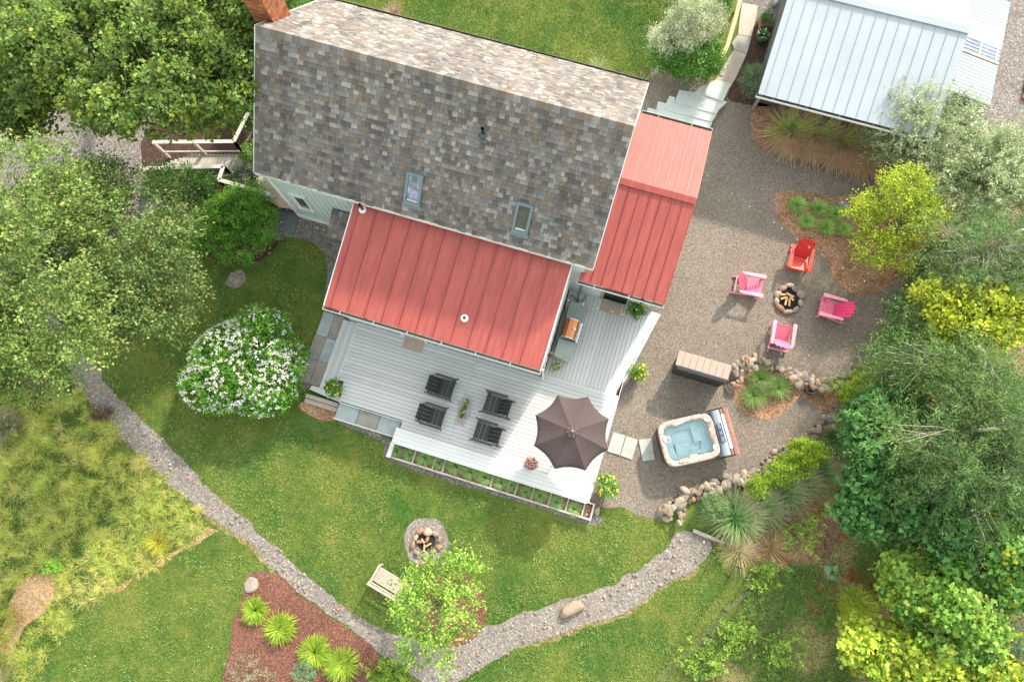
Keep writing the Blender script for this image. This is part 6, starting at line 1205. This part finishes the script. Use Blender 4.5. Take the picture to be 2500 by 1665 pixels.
def fern(label, x, y, pal, n=16, L=.5):
    t = thing('fern', label, 'fern', D(x, y, 0)); V_, C_ = [], []
    for i in range(n):
        a = 6.283*i/n+rng.normal(0, .15); m2 = 26; f = np.linspace(.12, 1, m2); cx = np.cos(a)*f*L; cy = np.sin(a)*f*L; cz = .25*np.sin(f*2.4)*L*1.2+.03
        for s in (-1, 1):
            b_ = np.stack([cx, cy, cz], 1); dr = np.stack([np.cos(a+s)*np.ones(m2), np.sin(a+s)*np.ones(m2), np.zeros(m2)], 1)
            v_, c_ = leaves(b_, dr, .11*(1.05-f), .35, pal, 4); V_.append(v_); C_.append(c_)
    link('fronds', npmesh('fronds', np.concatenate(V_), 4, np.concatenate(C_), LEAF), t); return t
RU = [(.30, .11, .04), (.38, .15, .06), (.22, .09, .04)]
fern('rusty orange fern nearest the wide golden grass patch', 1895, 1345 + 0, RU); fern('rusty orange fern below the blue green hosta', 1960, 1322, RU, 14, .45); fern('rusty orange fern right of the hosta', 2010, 1348, RU, 14, .5); fern('rusty fern left of the golden grass patch', 1867, 1395, RU, 14, .45); fern('light green fern beside the bright maple', 2080, 1290, [(.2, .34, .06), (.14, .27, .05)], 14, .5)
ho = thing('hosta_plant', 'blue green hosta with cream edged leaves among ferns', 'plant', D(1907, 1315, 0)); a = np.arange(22)*2.4; L_ = np.linspace(.08, .26, 22)
V_, C_ = leaves(np.stack([np.cos(a)*L_*.5, np.sin(a)*L_*.5, .3-L_*.5], 1), norm(np.stack([np.cos(a), np.sin(a), np.zeros(22)], 1)), .22, .85, [(.12, .24, .10), (.16, .28, .12)], 3.5); link('leaves', npmesh('leaves', V_, 4, C_, LEAF), ho)
# ================================================================== POTTED PLANTS
TC = M('terracotta', (.50, .20, .07), .8, .15, 6, .2); GP = M('grey pot', (.16, .18, .20), .6, .1); DP = M('dark pot', (.06, .055, .05), .6)
def pot(label, x, y, z, r, h, mat, foli, n, sp, size, pal, flow=None, nf=0, fcol=None, over=1.3, square=False, asp=.6, disp=True, fs=.045):
    p = D(x, y, z+h) if disp else P(x, y, z+h); t = thing('potted_plant', label, 'potted plant', (p.x, p.y, z))
    if square: MB().prism([(-r, -r), (r, -r), (r, r), (-r, r)], 0, h-.03).build('pot', mat, t)
    else: MB().lathe([(r*.7, 0), (r*.98, h-.04), (r*1.05, h), (r*.95, h), (r*.9, h-.04), (0, h-.05)], 24).build('pot', mat, t, True)
    MB().lathe([(r*.88, h-.045), (0, h-.035)][::1], 16).build('soil', MUD, t)
    V, C, _, _ = foliage([(0, 0, h+foli*.3, r*over, r*over, foli)], n, 24, sp, .03, size, asp, pal, zmin=0, shell=.2)
    link('foliage', npmesh('foliage', V, 4, C, LEAF), t)
    if nf:
        d = norm(rng.normal(size=(nf, 3))); d[:, 2] = np.abs(d[:, 2])+.3; d = norm(d); c = np.array([0, 0, h+foli*.35])+d*np.array([r*over+sp*.6, r*over+sp*.6, foli+sp*.3])
        m2 = 7; az = np.tile(np.arange(m2)*.9, nf); q = np.repeat(c, m2, 0); V, C = leaves(q, np.stack([np.cos(az), np.sin(az), np.zeros(nf*m2)], 1), fs, .7, fcol, 3.5)
        tag(link('flowers', npmesh('flowers', V, 4, C, PETAL), t), kind='stuff')
    return t
YF = [(.66, .40, .02), (.72, .48, .03), (.60, .30, .02)]; GPL = [(.06, .17, .03), (.10, .23, .04), (.14, .28, .05)]
pot('yellow flowering potted plant at the lower left corner of the deck', 768, 893, .34, .20, .38, GP, .26, 80, .16, .05, GPL, True, 9, YF, 1.1, True)
pot('yellow flowering plant in a pot at the annex corner by the dark door', 1462, 712, ZD, .17, .34, GP, .30, 90, .24, .05, [(.04, .13, .02), (.06, .18, .03), (.1, .23, .04)], True, 9, YF, 1.2)
pot('bushy yellow flowering plant at the deck edge left of the storage cabinet', 1468, 857, .0, .18, .42, DP, .28, 90, .2, .045, [(.12, .26, .04), (.18, .32, .06)], True, 12, YF, 1.2)
pot('largest yellow flowering pot beside the white deck corner by the lawn', 1396, 1118, .0, .22, .45, DP, .34, 120, .22, .05, [(.10, .24, .04), (.16, .32, .06), (.22, .36, .08)], True, 20, YF, 1.3)
pot('bowl of pink begonias near the brown umbrella', 1221, 1066, ZD, .20, .26, M('rose clay', (.4, .25, .2), .8), .10, 60, .08, .035, [(.07, .14, .03), (.12, .16, .04), (.16, .10, .05)], True, 60, [(.72, .25, .25), (.78, .38, .36), (.6, .15, .15)], .9, fs=.04)
pot('orange terracotta bowl of pale succulents beside the small counter', 1279, 842, ZD, .145, .30, TC, .06, 34, .05, .04, [(.3, .35, .15), (.16, .26, .08), (.45, .45, .3)], False, 0, None, .8)
pot('grey round tub with white flowered green plant in dark mulch', 1740+685/5.6, 480/5.6, .0, .23, .35, GP, .12, 40, .1, .05, [(.07, .18, .04), (.12, .24, .06)], True, 14, [(.8, .8, .78)], .8, disp=False, fs=.04)
pot('wooden box planter with green plant next to the shed wall', 1740+735/5.6, 285/5.6, .0, .24, .34, M('cedar box', (.36, .19, .11), .8), .18, 50, .14, .05, [(.05, .15, .04), (.08, .2, .05)], False, 0, None, .9, True, disp=False)
jar = thing('metal_can', 'small galvanised can on gravel at the upper corner of the shed', 'can', k1c(845, 85)); MB().lathe([(.09, 0), (.09, .24), (.05, .27), (0, .27)], 14).build('body', ALU, jar, True)
